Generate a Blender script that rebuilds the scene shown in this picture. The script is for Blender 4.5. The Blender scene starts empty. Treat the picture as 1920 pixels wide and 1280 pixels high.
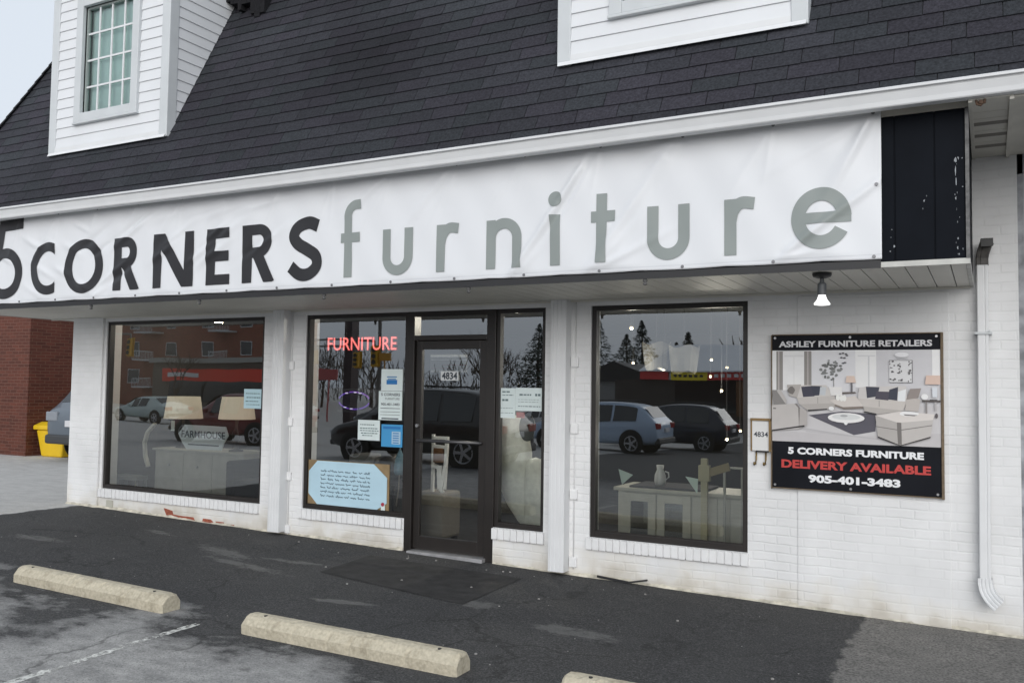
import bpy, bmesh, math, random
from mathutils import Vector, Matrix
random.seed(7)
C = bpy.context.scene.collection
SC = bpy.context.scene
rad = math.radians

# ------------------------------------------------------------------ camera
cam_d = bpy.data.cameras.new('camera'); cam = bpy.data.objects.new('camera', cam_d); C.objects.link(cam)
SC.camera = cam
F_PX, YAW, PITCH, ROLL = 1666.06, rad(-28.1986), rad(2.93626), rad(.83419)
fwd = Vector((math.sin(YAW) * math.cos(PITCH), math.cos(YAW) * math.cos(PITCH), math.sin(PITCH)))
rgt = Vector((math.cos(YAW), -math.sin(YAW), 0)); upv = rgt.cross(fwd)
r2 = math.cos(ROLL) * rgt + math.sin(ROLL) * upv
u2 = -math.sin(ROLL) * rgt + math.cos(ROLL) * upv
M = Matrix((r2, u2, -fwd)).transposed().to_4x4(); M.translation = Vector((0, -7.5, 1.665))
cam.matrix_world = M
cam_d.sensor_width = 36; cam_d.lens = F_PX / 1920 * 36
cam_d.clip_start = .05; cam_d.clip_end = 2000

# ------------------------------------------------------------------ world, sun, exposure (overcast day)
SUN_EL, SUN_AZ = rad(15), rad(158)          # azimuth clockwise from +y: sun behind the camera, to its right
w = bpy.data.worlds.new("World"); SC.world = w; w.use_nodes = True
nt = w.node_tree; nt.nodes.clear()
sky = nt.nodes.new('ShaderNodeTexSky'); sky.sky_type = 'NISHITA'; sky.sun_disc = False
sky.sun_elevation = SUN_EL; sky.sun_rotation = SUN_AZ; sky.air_density = 1.2; sky.dust_density = 5; sky.ozone_density = 1
hs = nt.nodes.new('ShaderNodeHueSaturation'); hs.inputs['Saturation'].default_value = .30
mx = nt.nodes.new('ShaderNodeMixRGB'); mx.blend_type = 'MIX'; mx.inputs[0].default_value = .78
mx.inputs[2].default_value = (6.45, 7.05, 7.85, 1)      # the even cloud sheet in front of the blue
bg = nt.nodes.new('ShaderNodeBackground'); bg.inputs[1].default_value = .063
wo = nt.nodes.new('ShaderNodeOutputWorld')
nt.links.new(sky.outputs[0], hs.inputs['Color']); nt.links.new(hs.outputs[0], mx.inputs[1])
nt.links.new(mx.outputs[0], bg.inputs[0]); nt.links.new(bg.outputs[0], wo.inputs[0])
sl = bpy.data.lights.new('sun', 'SUN'); sun = bpy.data.objects.new('sun', sl); C.objects.link(sun)
sl.energy = 1.0; sl.angle = rad(60); sl.color = (1, .985, .965)
sd = Vector((math.sin(SUN_AZ) * math.cos(SUN_EL), math.cos(SUN_AZ) * math.cos(SUN_EL), math.sin(SUN_EL)))
sun.rotation_euler = sd.to_track_quat('Z', 'Y').to_euler()
SC.view_settings.view_transform = 'Standard'; SC.view_settings.look = 'None'
SC.view_settings.exposure = 1.05; SC.view_settings.gamma = 1
SC.cycles.max_bounces = 8; SC.cycles.transparent_max_bounces = 16

# ------------------------------------------------------------------ helpers
def lin(c):
    return tuple(((v / 255) / 12.92 if v / 255 <= .04045 else ((v / 255 + .055) / 1.055) ** 2.4) for v in c) + (1,)
def g4(v, t=(1, 1, 1)): return (v * t[0], v * t[1], v * t[2], 1)
MATS = {}
def newmat(name):
    m = bpy.data.materials.new(name); m.use_nodes = True; MATS[name] = m
    return m, m.node_tree, m.node_tree.nodes['Principled BSDF']
def N(nt, t, **kw):
    n = nt.nodes.new(t)
    for k, v in kw.items(): setattr(n, k, v)
    return n
def mat(name, col, rough=.6, metal=0, spec=.5, var=.0, vscale=6, bump=0, bscale=60, emit=0, emitcol=None, coat=0, detail=5):
    m, nt, b = newmat(name)
    col = tuple(col) if len(col) == 4 else tuple(col) + (1,)
    b.inputs['Base Color'].default_value = col; b.inputs['Roughness'].default_value = rough
    b.inputs['Metallic'].default_value = metal; b.inputs['Specular IOR Level'].default_value = spec
    b.inputs['Coat Weight'].default_value = coat
    geo = N(nt, 'ShaderNodeNewGeometry')
    if var:
        n = N(nt, 'ShaderNodeTexNoise'); n.inputs['Scale'].default_value = vscale; n.inputs['Detail'].default_value = detail
        nt.links.new(geo.outputs['Position'], n.inputs['Vector'])
        r = N(nt, 'ShaderNodeMapRange'); r.inputs[1].default_value = .3; r.inputs[2].default_value = .7
        r.inputs[3].default_value = 1 - var; r.inputs[4].default_value = 1 + var
        nt.links.new(n.outputs[0], r.inputs[0])
        mm = N(nt, 'ShaderNodeVectorMath', operation='SCALE'); mm.inputs[0].default_value = col[:3]
        nt.links.new(r.outputs[0], mm.inputs['Scale']); nt.links.new(mm.outputs[0], b.inputs['Base Color'])
    if bump:
        n = N(nt, 'ShaderNodeTexNoise'); n.inputs['Scale'].default_value = bscale; n.inputs['Detail'].default_value = 6
        nt.links.new(geo.outputs['Position'], n.inputs['Vector'])
        bp = N(nt, 'ShaderNodeBump'); bp.inputs['Strength'].default_value = bump; bp.inputs['Distance'].default_value = .01
        nt.links.new(n.outputs[0], bp.inputs['Height']); nt.links.new(bp.outputs[0], b.inputs['Normal'])
    if emit:
        b.inputs['Emission Color'].default_value = emitcol or col; b.inputs['Emission Strength'].default_value = emit
    return m
def attr_mat(name, rough=.85, spec=.3, bump=0, bscale=80, var=.15, vscale=40, coat=0):
    """colour comes from the mesh's own per-piece colour attribute"""
    m, nt, b = newmat(name)
    a = N(nt, 'ShaderNodeAttribute', attribute_name='col')
    geo = N(nt, 'ShaderNodeNewGeometry')
    n = N(nt, 'ShaderNodeTexNoise'); n.inputs['Scale'].default_value = vscale; n.inputs['Detail'].default_value = 6
    nt.links.new(geo.outputs['Position'], n.inputs['Vector'])
    r = N(nt, 'ShaderNodeMapRange'); r.inputs[1].default_value = .3; r.inputs[2].default_value = .7
    r.inputs[3].default_value = 1 - var; r.inputs[4].default_value = 1 + var
    nt.links.new(n.outputs[0], r.inputs[0])
    mm = N(nt, 'ShaderNodeVectorMath', operation='SCALE')
    nt.links.new(a.outputs['Color'], mm.inputs[0]); nt.links.new(r.outputs[0], mm.inputs['Scale'])
    nt.links.new(mm.outputs[0], b.inputs['Base Color'])
    b.inputs['Roughness'].default_value = rough; b.inputs['Specular IOR Level'].default_value = spec
    b.inputs['Coat Weight'].default_value = coat
    if bump:
        bp = N(nt, 'ShaderNodeBump'); bp.inputs['Strength'].default_value = bump; bp.inputs['Distance'].default_value = .004
        n2 = N(nt, 'ShaderNodeTexNoise'); n2.inputs['Scale'].default_value = bscale; n2.inputs['Detail'].default_value = 4
        nt.links.new(geo.outputs['Position'], n2.inputs['Vector'])
        nt.links.new(n2.outputs[0], bp.inputs['Height']); nt.links.new(bp.outputs[0], b.inputs['Normal'])
    return m

class MB:
    """collects simple solids and builds them as ONE mesh object"""
    def __init__(s): s.v = []; s.f = []; s.m = []; s.c = []
    def add(s, vs, fs, mi=0, col=None):
        o = len(s.v); s.v += [tuple(v) for v in vs]
        for f in fs: s.f.append([i + o for i in f]); s.m.append(mi); s.c.append(col)
        return s
    def box(s, x0, x1, y0, y1, z0, z1, mi=0, col=None):
        vs = [(x0, y0, z0), (x1, y0, z0), (x1, y1, z0), (x0, y1, z0), (x0, y0, z1), (x1, y0, z1), (x1, y1, z1), (x0, y1, z1)]
        return s.add(vs, [(0, 3, 2, 1), (4, 5, 6, 7), (0, 1, 5, 4), (1, 2, 6, 5), (2, 3, 7, 6), (3, 0, 4, 7)], mi, col)
    def bar(s, p, q, w, h, mi=0, col=None, up=(0, 0, 1)):
        p = Vector(p); q = Vector(q); d = (q - p).normalized(); u = Vector(up)
        if abs(d.dot(u)) > .98: u = Vector((0, 1, 0))
        a = d.cross(u).normalized() * w / 2; b = a.cross(d).normalized() * h / 2
        vs = [p - a - b, p + a - b, p + a + b, p - a + b, q - a - b, q + a - b, q + a + b, q - a + b]
        return s.add(vs, [(0, 1, 2, 3), (7, 6, 5, 4), (1, 0, 4, 5), (2, 1, 5, 6), (3, 2, 6, 7), (0, 3, 7, 4)], mi, col)
    def tube(s, pts, r, n=10, mi=0, col=None, caps=True):
        pts = [Vector(p) for p in pts]; rs = r if isinstance(r, (list, tuple)) else [r] * len(pts)
        o = []; ref = Vector((.3, .2, 1)).normalized()
        for i, p in enumerate(pts):
            d = (pts[min(i + 1, len(pts) - 1)] - pts[max(i - 1, 0)]).normalized()
            if abs(d.dot(ref)) > .97: a = d.cross(Vector((1, 0, 0))).normalized()
            else: a = d.cross(ref).normalized()
            b = a.cross(d).normalized()
            o += [p + (a * math.cos(2 * math.pi * k / n) + b * math.sin(2 * math.pi * k / n)) * rs[i] for k in range(n)]
        fs = []
        for i in range(len(pts) - 1):
            for k in range(n):
                fs.append((i * n + k, i * n + (k + 1) % n, (i + 1) * n + (k + 1) % n, (i + 1) * n + k))
        if caps: fs += [tuple(range(n - 1, -1, -1)), tuple((len(pts) - 1) * n + k for k in range(n))]
        return s.add(o, fs, mi, col)
    def lathe(s, prof, cx, cy, cz, n=24, mi=0, col=None, axis='z'):
        vs = []
        for r_, h in prof:
            for k in range(n):
                a = 2 * math.pi * k / n
                if axis == 'z': vs.append((cx + r_ * math.cos(a), cy + r_ * math.sin(a), cz + h))
                elif axis == 'y': vs.append((cx + r_ * math.cos(a), cy + h, cz + r_ * math.sin(a)))
                else: vs.append((cx + h, cy + r_ * math.cos(a), cz + r_ * math.sin(a)))
        fs = []
        for i in range(len(prof) - 1):
            for k in range(n):
                fs.append((i * n + k, i * n + (k + 1) % n, (i + 1) * n + (k + 1) % n, (i + 1) * n + k))
        fs += [tuple(range(n - 1, -1, -1)), tuple((len(prof) - 1) * n + k for k in range(n))]
        return s.add(vs, fs, mi, col)
    def prism_x(s, prof, x0, x1, mi=0, col=None):
        """closed (y,z) outline swept along x"""
        n = len(prof); vs = [(x0, y, z) for y, z in prof] + [(x1, y, z) for y, z in prof]
        fs = [(k, (k + 1) % n, n + (k + 1) % n, n + k) for k in range(n)] + [tuple(range(n - 1, -1, -1)), tuple(range(n, 2 * n))]
        return s.add(vs, fs, mi, col)
    def prism_y(s, prof, y0, y1, mi=0, col=None):
        """closed (x,z) outline swept along y"""
        n = len(prof); vs = [(x, y0, z) for x, z in prof] + [(x, y1, z) for x, z in prof]
        fs = [(k, (k + 1) % n, n + (k + 1) % n, n + k) for k in range(n)] + [tuple(range(n - 1, -1, -1)), tuple(range(n, 2 * n))]
        return s.add(vs, fs, mi, col)
    def ball(s, c, r, n=12, mi=0, col=None, sq=(1, 1, 1)):
        vs = []; fs = []; m_ = n // 2
        for i in range(m_ + 1):
            t = math.pi * i / m_
            for k in range(n):
                a = 2 * math.pi * k / n
                vs.append((c[0] + r * sq[0] * math.sin(t) * math.cos(a), c[1] + r * sq[1] * math.sin(t) * math.sin(a), c[2] + r * sq[2] * math.cos(t)))
        for i in range(m_):
            for k in range(n): fs.append((i * n + k, (i + 1) * n + k, (i + 1) * n + (k + 1) % n, i * n + (k + 1) % n))
        return s.add(vs, fs, mi, col)
    def build(s, name, mats, parent=None, bevel=0, smooth=False, fixn=True, merge=False):
        me = bpy.data.meshes.new(name); me.from_pydata(s.v, [], s.f)
        if not isinstance(mats, (list, tuple)): mats = [mats]
        for m in mats: me.materials.append(m)
        for p, mi in zip(me.polygons, s.m): p.material_index = mi
        if any(c is not None for c in s.c):
            a = me.color_attributes.new('col', 'FLOAT_COLOR', 'CORNER')
            for p, c in zip(me.polygons, s.c):
                c = c or (.5, .5, .5)
                for li in p.loop_indices: a.data[li].color = (c[0], c[1], c[2], 1)
        if fixn or merge:
            bm = bmesh.new(); bm.from_mesh(me)
            if merge: bmesh.ops.remove_doubles(bm, verts=bm.verts, dist=1e-5)
            if fixn: bmesh.ops.recalc_face_normals(bm, faces=bm.faces)
            bm.to_mesh(me); bm.free()
        if smooth:
            for p in me.polygons: p.use_smooth = True
        o = bpy.data.objects.new(name, me); C.objects.link(o)
        if parent is not None: o.parent = parent; o.matrix_parent_inverse = parent.matrix_world.inverted()
        if bevel:
            b = o.modifiers.new('edge', 'BEVEL'); b.width = bevel; b.segments = 2; b.limit_method = 'ANGLE'; b.angle_limit = rad(40)
        return o

def tag(o, label=None, cat=None, group=None, kind=None):
    if label: o['label'] = label
    if cat: o['category'] = cat
    if group: o['group'] = group
    if kind: o['kind'] = kind
    return o
def thing(name, label, cat, loc=(0, 0, 0), group=None, rz=0):
    o = bpy.data.objects.new(name, None); C.objects.link(o); o.location = loc; o.rotation_euler.z = rz
    o.empty_display_size = .2
    bpy.context.view_layer.update()
    return tag(o, label, cat, group)

def text_mesh(body, bold=0.0):
    cu = bpy.data.curves.new('lettering', 'FONT'); cu.body = body; cu.size = 1; cu.offset = bold; cu.resolution_u = 3
    cu.fill_mode = 'FRONT'
    t = bpy.data.objects.new('lettering_source', cu); C.objects.link(t)
    dg = bpy.context.evaluated_depsgraph_get(); ev = t.evaluated_get(dg); me = ev.to_mesh()
    vs = [v.co.copy() for v in me.vertices]; fs = [tuple(p.vertices) for p in me.polygons]
    ev.to_mesh_clear(); bpy.data.objects.remove(t); bpy.data.curves.remove(cu)
    return vs, fs
def text_into(mb, body, x0, x1, z0, z1, y, bold=0, mi=0, thick=.0, skew=0):
    """writing that fills the rectangle x0..x1, z0..z1 on the plane y, facing -y"""
    vs, fs = text_mesh(body, bold)
    ax = min(v.x for v in vs); bx = max(v.x for v in vs); ay = min(v.y for v in vs); by = max(v.y for v in vs)
    out = [(x0 + (v.x - ax) / (bx - ax) * (x1 - x0), y, z0 + (v.y - ay) / (by - ay) * (z1 - z0)) for v in vs]
    mb.add(out, fs, mi)

# ------------------------------------------------------------------ ground levels
def gz(x):
    x = min(max(x, -11), 3); return .0172 * (-5.25 - x)
def gz2(x, y): return gz(x) - .028 * min(max(-3.5 - y, 0), 35)

# ------------------------------------------------------------------ materials
def brick_mat(name, paint, mortar, bw=.203, bh=.0715, ms=.009, bump=.5, var=.12, stain=False, rough=.6, white=False):
    m, nt, b = newmat(name)
    geo = N(nt, 'ShaderNodeNewGeometry'); sp = N(nt, 'ShaderNodeSeparateXYZ'); nt.links.new(geo.outputs['Position'], sp.inputs[0])
    ad = N(nt, 'ShaderNodeMath', operation='ADD'); nt.links.new(sp.outputs[0], ad.inputs[0]); nt.links.new(sp.outputs[1], ad.inputs[1])
    # wobble
    nz = N(nt, 'ShaderNodeTexNoise'); nz.inputs['Scale'].default_value = 4.0; nz.inputs['Detail'].default_value = 4; nt.links.new(geo.outputs['Position'], nz.inputs['Vector'])
    wz = N(nt, 'ShaderNodeMath', operation='MULTIPLY_ADD'); wz.inputs[1].default_value = .024; nt.links.new(nz.outputs[0], wz.inputs[0]); nt.links.new(sp.outputs[2], wz.inputs[2])
    nx_ = N(nt, 'ShaderNodeTexNoise'); nx_.inputs['Scale'].default_value = 5.5; nt.links.new(geo.outputs['Position'], nx_.inputs['Vector'])
    ax_ = N(nt, 'ShaderNodeMath', operation='MULTIPLY_ADD'); ax_.inputs[1].default_value = .03; nt.links.new(nx_.outputs[0], ax_.inputs[0]); nt.links.new(ad.outputs[0], ax_.inputs[2])
    cb = N(nt, 'ShaderNodeCombineXYZ'); nt.links.new(ax_.outputs[0], cb.inputs[0]); nt.links.new(wz.outputs[0], cb.inputs[1])
    br = N(nt, 'ShaderNodeTexBrick'); nt.links.new(cb.outputs[0], br.inputs['Vector'])
    br.inputs['Scale'].default_value = 1; br.inputs['Brick Width'].default_value = bw; br.inputs['Row Height'].default_value = bh
    br.inputs['Mortar Size'].default_value = ms; br.inputs['Mortar Smooth'].default_value = .6; br.inputs['Bias'].default_value = 0
    br.inputs['Color1'].default_value = tuple(v * (1 - var) for v in paint[:3]) + (1,)
    br.inputs['Color2'].default_value = tuple(min(1, v * (1 + var)) for v in paint[:3]) + (1,)
    br.inputs['Mortar'].default_value = tuple(mortar[:3]) + (1,)
    src = br.outputs['Color']
    n2 = N(nt, 'ShaderNodeTexNoise'); n2.inputs['Scale'].default_value = 2.2; n2.inputs['Detail'].default_value = 7
    nt.links.new(geo.outputs['Position'], n2.inputs['Vector'])
    r = N(nt, 'ShaderNodeMapRange'); r.inputs[1].default_value = .3; r.inputs[2].default_value = .7; r.inputs[3].default_value = .90; r.inputs[4].default_value = 1.05
    nt.links.new(n2.outputs[0], r.inputs[0])
    sc = N(nt, 'ShaderNodeVectorMath', operation='SCALE'); nt.links.new(src, sc.inputs[0]); nt.links.new(r.outputs[0], sc.inputs['Scale']); src = sc.outputs[0]
    if stain:
        # damp, yellowed splash band along the foot of the wall, broken up by noise
        gx = N(nt, 'ShaderNodeMath', operation='MULTIPLY_ADD'); gx.inputs[1].default_value = .0172; gx.inputs[2].default_value = .0903
        nt.links.new(sp.outputs[0], gx.inputs[0])
        hz = N(nt, 'ShaderNodeMath', operation='ADD'); nt.links.new(sp.outputs[2], hz.inputs[0]); nt.links.new(gx.outputs[0], hz.inputs[1])
        n3 = N(nt, 'ShaderNodeTexNoise'); n3.inputs['Scale'].default_value = 3.2; n3.inputs['Detail'].default_value = 8
        nt.links.new(geo.outputs['Position'], n3.inputs['Vector'])
        q = N(nt, 'ShaderNodeMath', operation='MULTIPLY_ADD'); q.inputs[1].default_value = -.55; nt.links.new(n3.outputs[0], q.inputs[0]); nt.links.new(hz.outputs[0], q.inputs[2])
        k = N(nt, 'ShaderNodeMapRange'); k.inputs[1].default_value = -.02; k.inputs[2].default_value = -.26; k.inputs[3].default_value = 0; k.inputs[4].default_value = .42
        nt.links.new(q.outputs[0], k.inputs[0])
        mxx = N(nt, 'ShaderNodeMixRGB', blend_type='MULTIPLY'); mxx.inputs[2].default_value = (.86, .76, .56, 1)
        nt.links.new(k.outputs[0], mxx.inputs[0]); nt.links.new(src, mxx.inputs[1]); src = mxx.outputs[0]
        # thin grime right at the ground
        k2 = N(nt, 'ShaderNodeMapRange'); k2.inputs[1].default_value = -.17; k2.inputs[2].default_value = -.30; k2.inputs[3].default_value = 0; k2.inputs[4].default_value = .38
        nt.links.new(q.outputs[0], k2.inputs[0])
        m3 = N(nt, 'ShaderNodeMixRGB', blend_type='MULTIPLY'); m3.inputs[2].default_value = (.45, .40, .34, 1)
        nt.links.new(k2.outputs[0], m3.inputs[0]); nt.links.new(src, m3.inputs[1]); src = m3.outputs[0]
    nt.links.new(src, b.inputs['Base Color']); b.inputs['Roughness'].default_value = rough; b.inputs['Specular IOR Level'].default_value = .35
    inv = N(nt, 'ShaderNodeMath', operation='SUBTRACT'); inv.inputs[0].default_value = 1; nt.links.new(br.outputs['Fac'], inv.inputs[1])
    n4 = N(nt, 'ShaderNodeTexNoise'); n4.inputs['Scale'].default_value = 28; n4.inputs['Detail'].default_value = 5; nt.links.new(geo.outputs['Position'], n4.inputs['Vector'])
    hh = N(nt, 'ShaderNodeMath', operation='MULTIPLY_ADD'); hh.inputs[1].default_value = .55; nt.links.new(n4.outputs[0], hh.inputs[0]); nt.links.new(inv.outputs[0], hh.inputs[2])
    bp = N(nt, 'ShaderNodeBump'); bp.inputs['Strength'].default_value = bump; bp.inputs['Distance'].default_value = .008
    if white:   # thick paint fills the joints in places
        n6 = N(nt, 'ShaderNodeTexNoise'); n6.inputs['Scale'].default_value = 1.7; n6.inputs['Detail'].default_value = 5; nt.links.new(geo.outputs['Position'], n6.inputs['Vector'])
        r6 = N(nt, 'ShaderNodeMapRange'); r6.inputs[1].default_value = .38; r6.inputs[2].default_value = .62; r6.inputs[3].default_value = bump * .25; r6.inputs[4].default_value = bump * 1.9
        nt.links.new(n6.outputs[0], r6.inputs[0]); nt.links.new(r6.outputs[0], bp.inputs['Strength'])
    nt.links.new(hh.outputs[0], bp.inputs['Height']); nt.links.new(bp.outputs[0], b.inputs['Normal'])
    return m
M_BRICK = brick_mat('white_painted_brick', (.74, .745, .75), (.725, .73, .735), var=.012, stain=True, bump=.22, white=True)
M_SILL = mat('white_sill_paint', (.75, .755, .76), .55, var=.05, vscale=9, bump=.2, bscale=40)
M_RED = brick_mat('red_brown_brick', (.098, .028, .0165), (.145, .072, .05), bw=.21, bh=.067, ms=.007, bump=.35, var=.22)
M_REDFAR = brick_mat('far_red_brick', (.26, .085, .05), (.28, .15, .11), bw=.21, bh=.075, var=.15)
M_WHITE = mat('white_metal_paint', (.70, .71, .72), .45, var=.03, vscale=5)
M_WHITE2 = mat('grey_white_trim', (.56, .585, .60), .5, var=.04, vscale=5)
M_SIDING = mat('white_vinyl_siding', (.70, .715, .735), .5, var=.025, vscale=3)
M_SOFFIT = mat('beige_soffit_metal', (.66, .645, .59), .5, var=.05, vscale=2)
M_GROOVE = mat('dark_groove', (.03, .03, .03), .8)
M_NAVY = mat('navy_ribbed_metal', (.0065, .008, .0115), .6, spec=.06, var=.15, vscale=4)
M_BRONZE = mat('dark_bronze_frame', (.018, .015, .0135), .42, metal=.0, var=.2, vscale=3)
M_BLACK = mat('black_plastic', (.012, .012, .013), .45)
M_SHINGLE = attr_mat('asphalt_shingle', .92, .2, bump=.8, bscale=120, var=.34, vscale=55)
M_DARKTRIM = mat('dark_drip_edge', (.02, .02, .022), .5)
M_CONC = mat('stop_concrete', lin((184, 176, 157)), .9, var=.16, vscale=45, bump=.6, bscale=55, spec=.2, detail=8)
M_WOOD = mat('raw_wood_edge', (.15, .11, .07), .7, var=.2, vscale=30)
M_STEEL = mat('zinc_steel', (.45, .45, .46), .35, metal=.9)
M_CHIP = mat('bare_red_brick', (.30, .085, .05), .85, var=.3, vscale=30, bump=.5, bscale=60)
M_YELLOW = mat('yellow_plastic', (.72, .47, .012), .45, var=.05, vscale=4)
M_PAPER = mat('white_paper', (.62, .70, .70), .7, var=.03, vscale=10)
M_INK = mat('dark_ink', (.035, .045, .06), .7)
M_BLUE = mat('blue_print', (.02, .16, .42), .6)
M_PALEBLUE = mat('pale_blue_board', (.44, .62, .72), .6, var=.04, vscale=7)
M_KRAFT = mat('brown_cardboard', (.24, .17, .09), .8, var=.15, vscale=12)

def glass_mat(name, tint=(.93, .96, .94), ior=2.8, rough=.0):
    m, nt, b = newmat(name); nt.nodes.remove(b)
    out = nt.nodes['Material Output']
    tr = N(nt, 'ShaderNodeBsdfTransparent'); tr.inputs[0].default_value = tint + (1,)
    gl = N(nt, 'ShaderNodeBsdfGlossy'); gl.inputs['Roughness'].default_value = rough; gl.inputs[0].default_value = (.95, .98, 1, 1)
    fr = N(nt, 'ShaderNodeFresnel'); fr.inputs['IOR'].default_value = ior
    ms = N(nt, 'ShaderNodeMixShader')
    nt.links.new(fr.outputs[0], ms.inputs[0]); nt.links.new(tr.outputs[0], ms.inputs[1]); nt.links.new(gl.outputs[0], ms.inputs[2])
    nt.links.new(ms.outputs[0], out.inputs[0])
    # faint waviness of large panes
    geo = N(nt, 'ShaderNodeNewGeometry'); nz = N(nt, 'ShaderNodeTexNoise'); nz.inputs['Scale'].default_value = 1.3; nz.inputs['Detail'].default_value = 1
    bp = N(nt, 'ShaderNodeBump'); bp.inputs['Strength'].default_value = .05; bp.inputs['Distance'].default_value = .02
    nt.links.new(geo.outputs['Position'], nz.inputs['Vector']); nt.links.new(nz.outputs[0], bp.inputs['Height'])
    nt.links.new(bp.outputs[0], gl.inputs['Normal'])
    return m
M_GLASS = glass_mat('shop_glass')
M_GLASSD = glass_mat('dormer_glass', (.74, .86, .84), 2.0)
M_CARGLASS = mat('car_window_glass', (.012, .016, .02), .05, spec=.9)

# ------------------------------------------------------------------ ground
def ground_material():
    m, nt, b = newmat('lot_asphalt')
    geo = N(nt, 'ShaderNodeNewGeometry'); sp = N(nt, 'ShaderNodeSeparateXYZ'); nt.links.new(geo.outputs['Position'], sp.inputs[0])
    def noise(scale, detail=6, stretch=None, rough=.55):
        n = N(nt, 'ShaderNodeTexNoise'); n.inputs['Scale'].default_value = scale; n.inputs['Detail'].default_value = detail; n.inputs['Roughness'].default_value = rough
        if stretch:
            mp = N(nt, 'ShaderNodeMapping'); mp.inputs['Scale'].default_value = stretch; mp.inputs['Rotation'].default_value = (0, 0, rad(-18))
            nt.links.new(geo.outputs['Position'], mp.inputs['Vector']); nt.links.new(mp.outputs[0], n.inputs['Vector'])
        else: nt.links.new(geo.outputs['Position'], n.inputs['Vector'])
        return n.outputs[0]
    def rng(src, a, b_, c=0, d=1):
        r = N(nt, 'ShaderNodeMapRange'); r.inputs[1].default_value = a; r.inputs[2].default_value = b_; r.inputs[3].default_value = c; r.inputs[4].default_value = d
        nt.links.new(src, r.inputs[0]); return r.outputs[0]
    def math_(op, a, b_):
        n = N(nt, 'ShaderNodeMath', operation=op)
        for i, v in enumerate((a, b_)):
            if isinstance(v, (int, float)): n.inputs[i].default_value = v
            else: nt.links.new(v, n.inputs[i])
        return n.outputs[0]
    def mixc(f, a, b_, bt='MIX'):
        n = N(nt, 'ShaderNodeMixRGB', blend_type=bt)
        for i, v in enumerate((f, a, b_)):
            if isinstance(v, (int, float)): n.inputs[i].default_value = v
            elif isinstance(v, tuple): n.inputs[i].default_value = v
            else: nt.links.new(v, n.inputs[i])
        return n.outputs[0]
    X, Y = sp.outputs[0], sp.outputs[1]
    big = noise(.9, 7); mid = noise(4.2, 9, (1, 1.7, 1), .62); fine = noise(60, 4); speck = noise(24, 9, (1, 1.3, 1), .7)
    worn = mixc(rng(mid, .33, .66), g4(.24, (1, .995, .98)), g4(.46, (1, .985, .955)))
    worn = mixc(rng(speck, .55, .68, 0, .55), worn, g4(.36))
    worn = mixc(rng(big, .54, .70, 0, .32), worn, g4(.16))
    dark = mixc(rng(big, .35, .65), g4(.048, (1, 1, 1.04)), g4(.066, (1, 1, 1.02)))
    dark = mixc(rng(mid, .56, .74, 0, .55), dark, g4(.105))
    grit = noise(75, 5, None, .75); grit2 = noise(38, 7, (1, 1.4, 1), .8)
    dark = mixc(rng(grit, .50, .62, 0, .75), dark, g4(.125))
    dark = mixc(rng(grit, .50, .38, 0, .7), dark, g4(.022))
    dark = mixc(rng(grit2, .585, .64, 0, .75), dark, g4(.24))
    # scuffs scraped pale into the seal
    tot = None
    for cx_, cy_, rx_, ry_, rot_ in ((-6.55, -1.12, .75, .20, -.25), (-6.0, -1.42, .9, .13, -.15), (-5.72, -1.05, .55, .10, .1), (-3.55, -1.42, .34, .17, 0.1), (-7.9, -.75, .4, .10, -.2), (-4.4, -1.95, .5, .10, .2), (-2.6, -1.7, .5, .2, 0), (-8.6, -1.7, .6, .15, .1)):
        mp = N(nt, 'ShaderNodeMapping'); mp.vector_type = 'TEXTURE'; mp.inputs['Location'].default_value = (cx_, cy_, 0); mp.inputs['Rotation'].default_value = (0, 0, rot_); mp.inputs['Scale'].default_value = (rx_, ry_, 10)
        nt.links.new(geo.outputs['Position'], mp.inputs['Vector'])
        ln = N(nt, 'ShaderNodeVectorMath', operation='LENGTH'); nt.links.new(mp.outputs[0], ln.inputs[0])
        e_ = rng(ln.outputs['Value'], 1.0, .3); tot = e_ if tot is None else math_('MAXIMUM', tot, e_)
    sc_ = math_('ADD', tot, rng(noise(7, 9, (1, 2.2, 1), .7), .3, .7, -.75, .35))
    dark = mixc(rng(sc_, .25, .75, 0, .45), dark, g4(.24, (1, .99, .96)))
    # sealed coat: a band along the shop front with a ragged outer edge, wearing through towards the stalls
    edge = math_('ADD', Y, rng(big, .3, .7, -.75, .75))
    edge = math_('ADD', edge, rng(mid, .3, .7, -.45, .45))
    band = rng(edge, -3.65, -3.05)
    right = math_('ADD', X, rng(noise(6, 6), .3, .7, -.05, .05))
    rfac = rng(right, -.875, -.845)
    left = rng(math_('ADD', X, rng(noise(5, 5), .3, .7, -.06, .06)), -10.26, -10.18)
    far = rng(Y, -6.5, -9)
    worn = mixc(rng(grit, .48, .38, 0, .7), worn, g4(.12))
    worn = mixc(rng(grit2, .55, .63, 0, .7), worn, g4(.50, (1, .99, .96)))
    vo = N(nt, 'ShaderNodeTexVoronoi', feature='DISTANCE_TO_EDGE'); vo.inputs['Scale'].default_value = .95
    wv = N(nt, 'ShaderNodeVectorMath', operation='MULTIPLY_ADD'); nz_ = N(nt, 'ShaderNodeTexNoise'); nz_.inputs['Scale'].default_value = 3.5; nz_.inputs['Detail'].default_value = 7
    nt.links.new(geo.outputs['Position'], nz_.inputs['Vector']); nt.links.new(nz_.outputs['Color'], wv.inputs[0]); wv.inputs[1].default_value = (.35, .35, .35); nt.links.new(geo.outputs['Position'], wv.inputs[2]); nt.links.new(wv.outputs[0], vo.inputs['Vector'])
    crack = math_('MULTIPLY', rng(vo.outputs['Distance'], .016, .005), rng(noise(1.1, 3), .46, .56))
    worn = mixc(math_('MULTIPLY', crack, .5), worn, g4(.035))
    dark = mixc(math_('MULTIPLY', crack, .45), dark, g4(.016))
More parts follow.
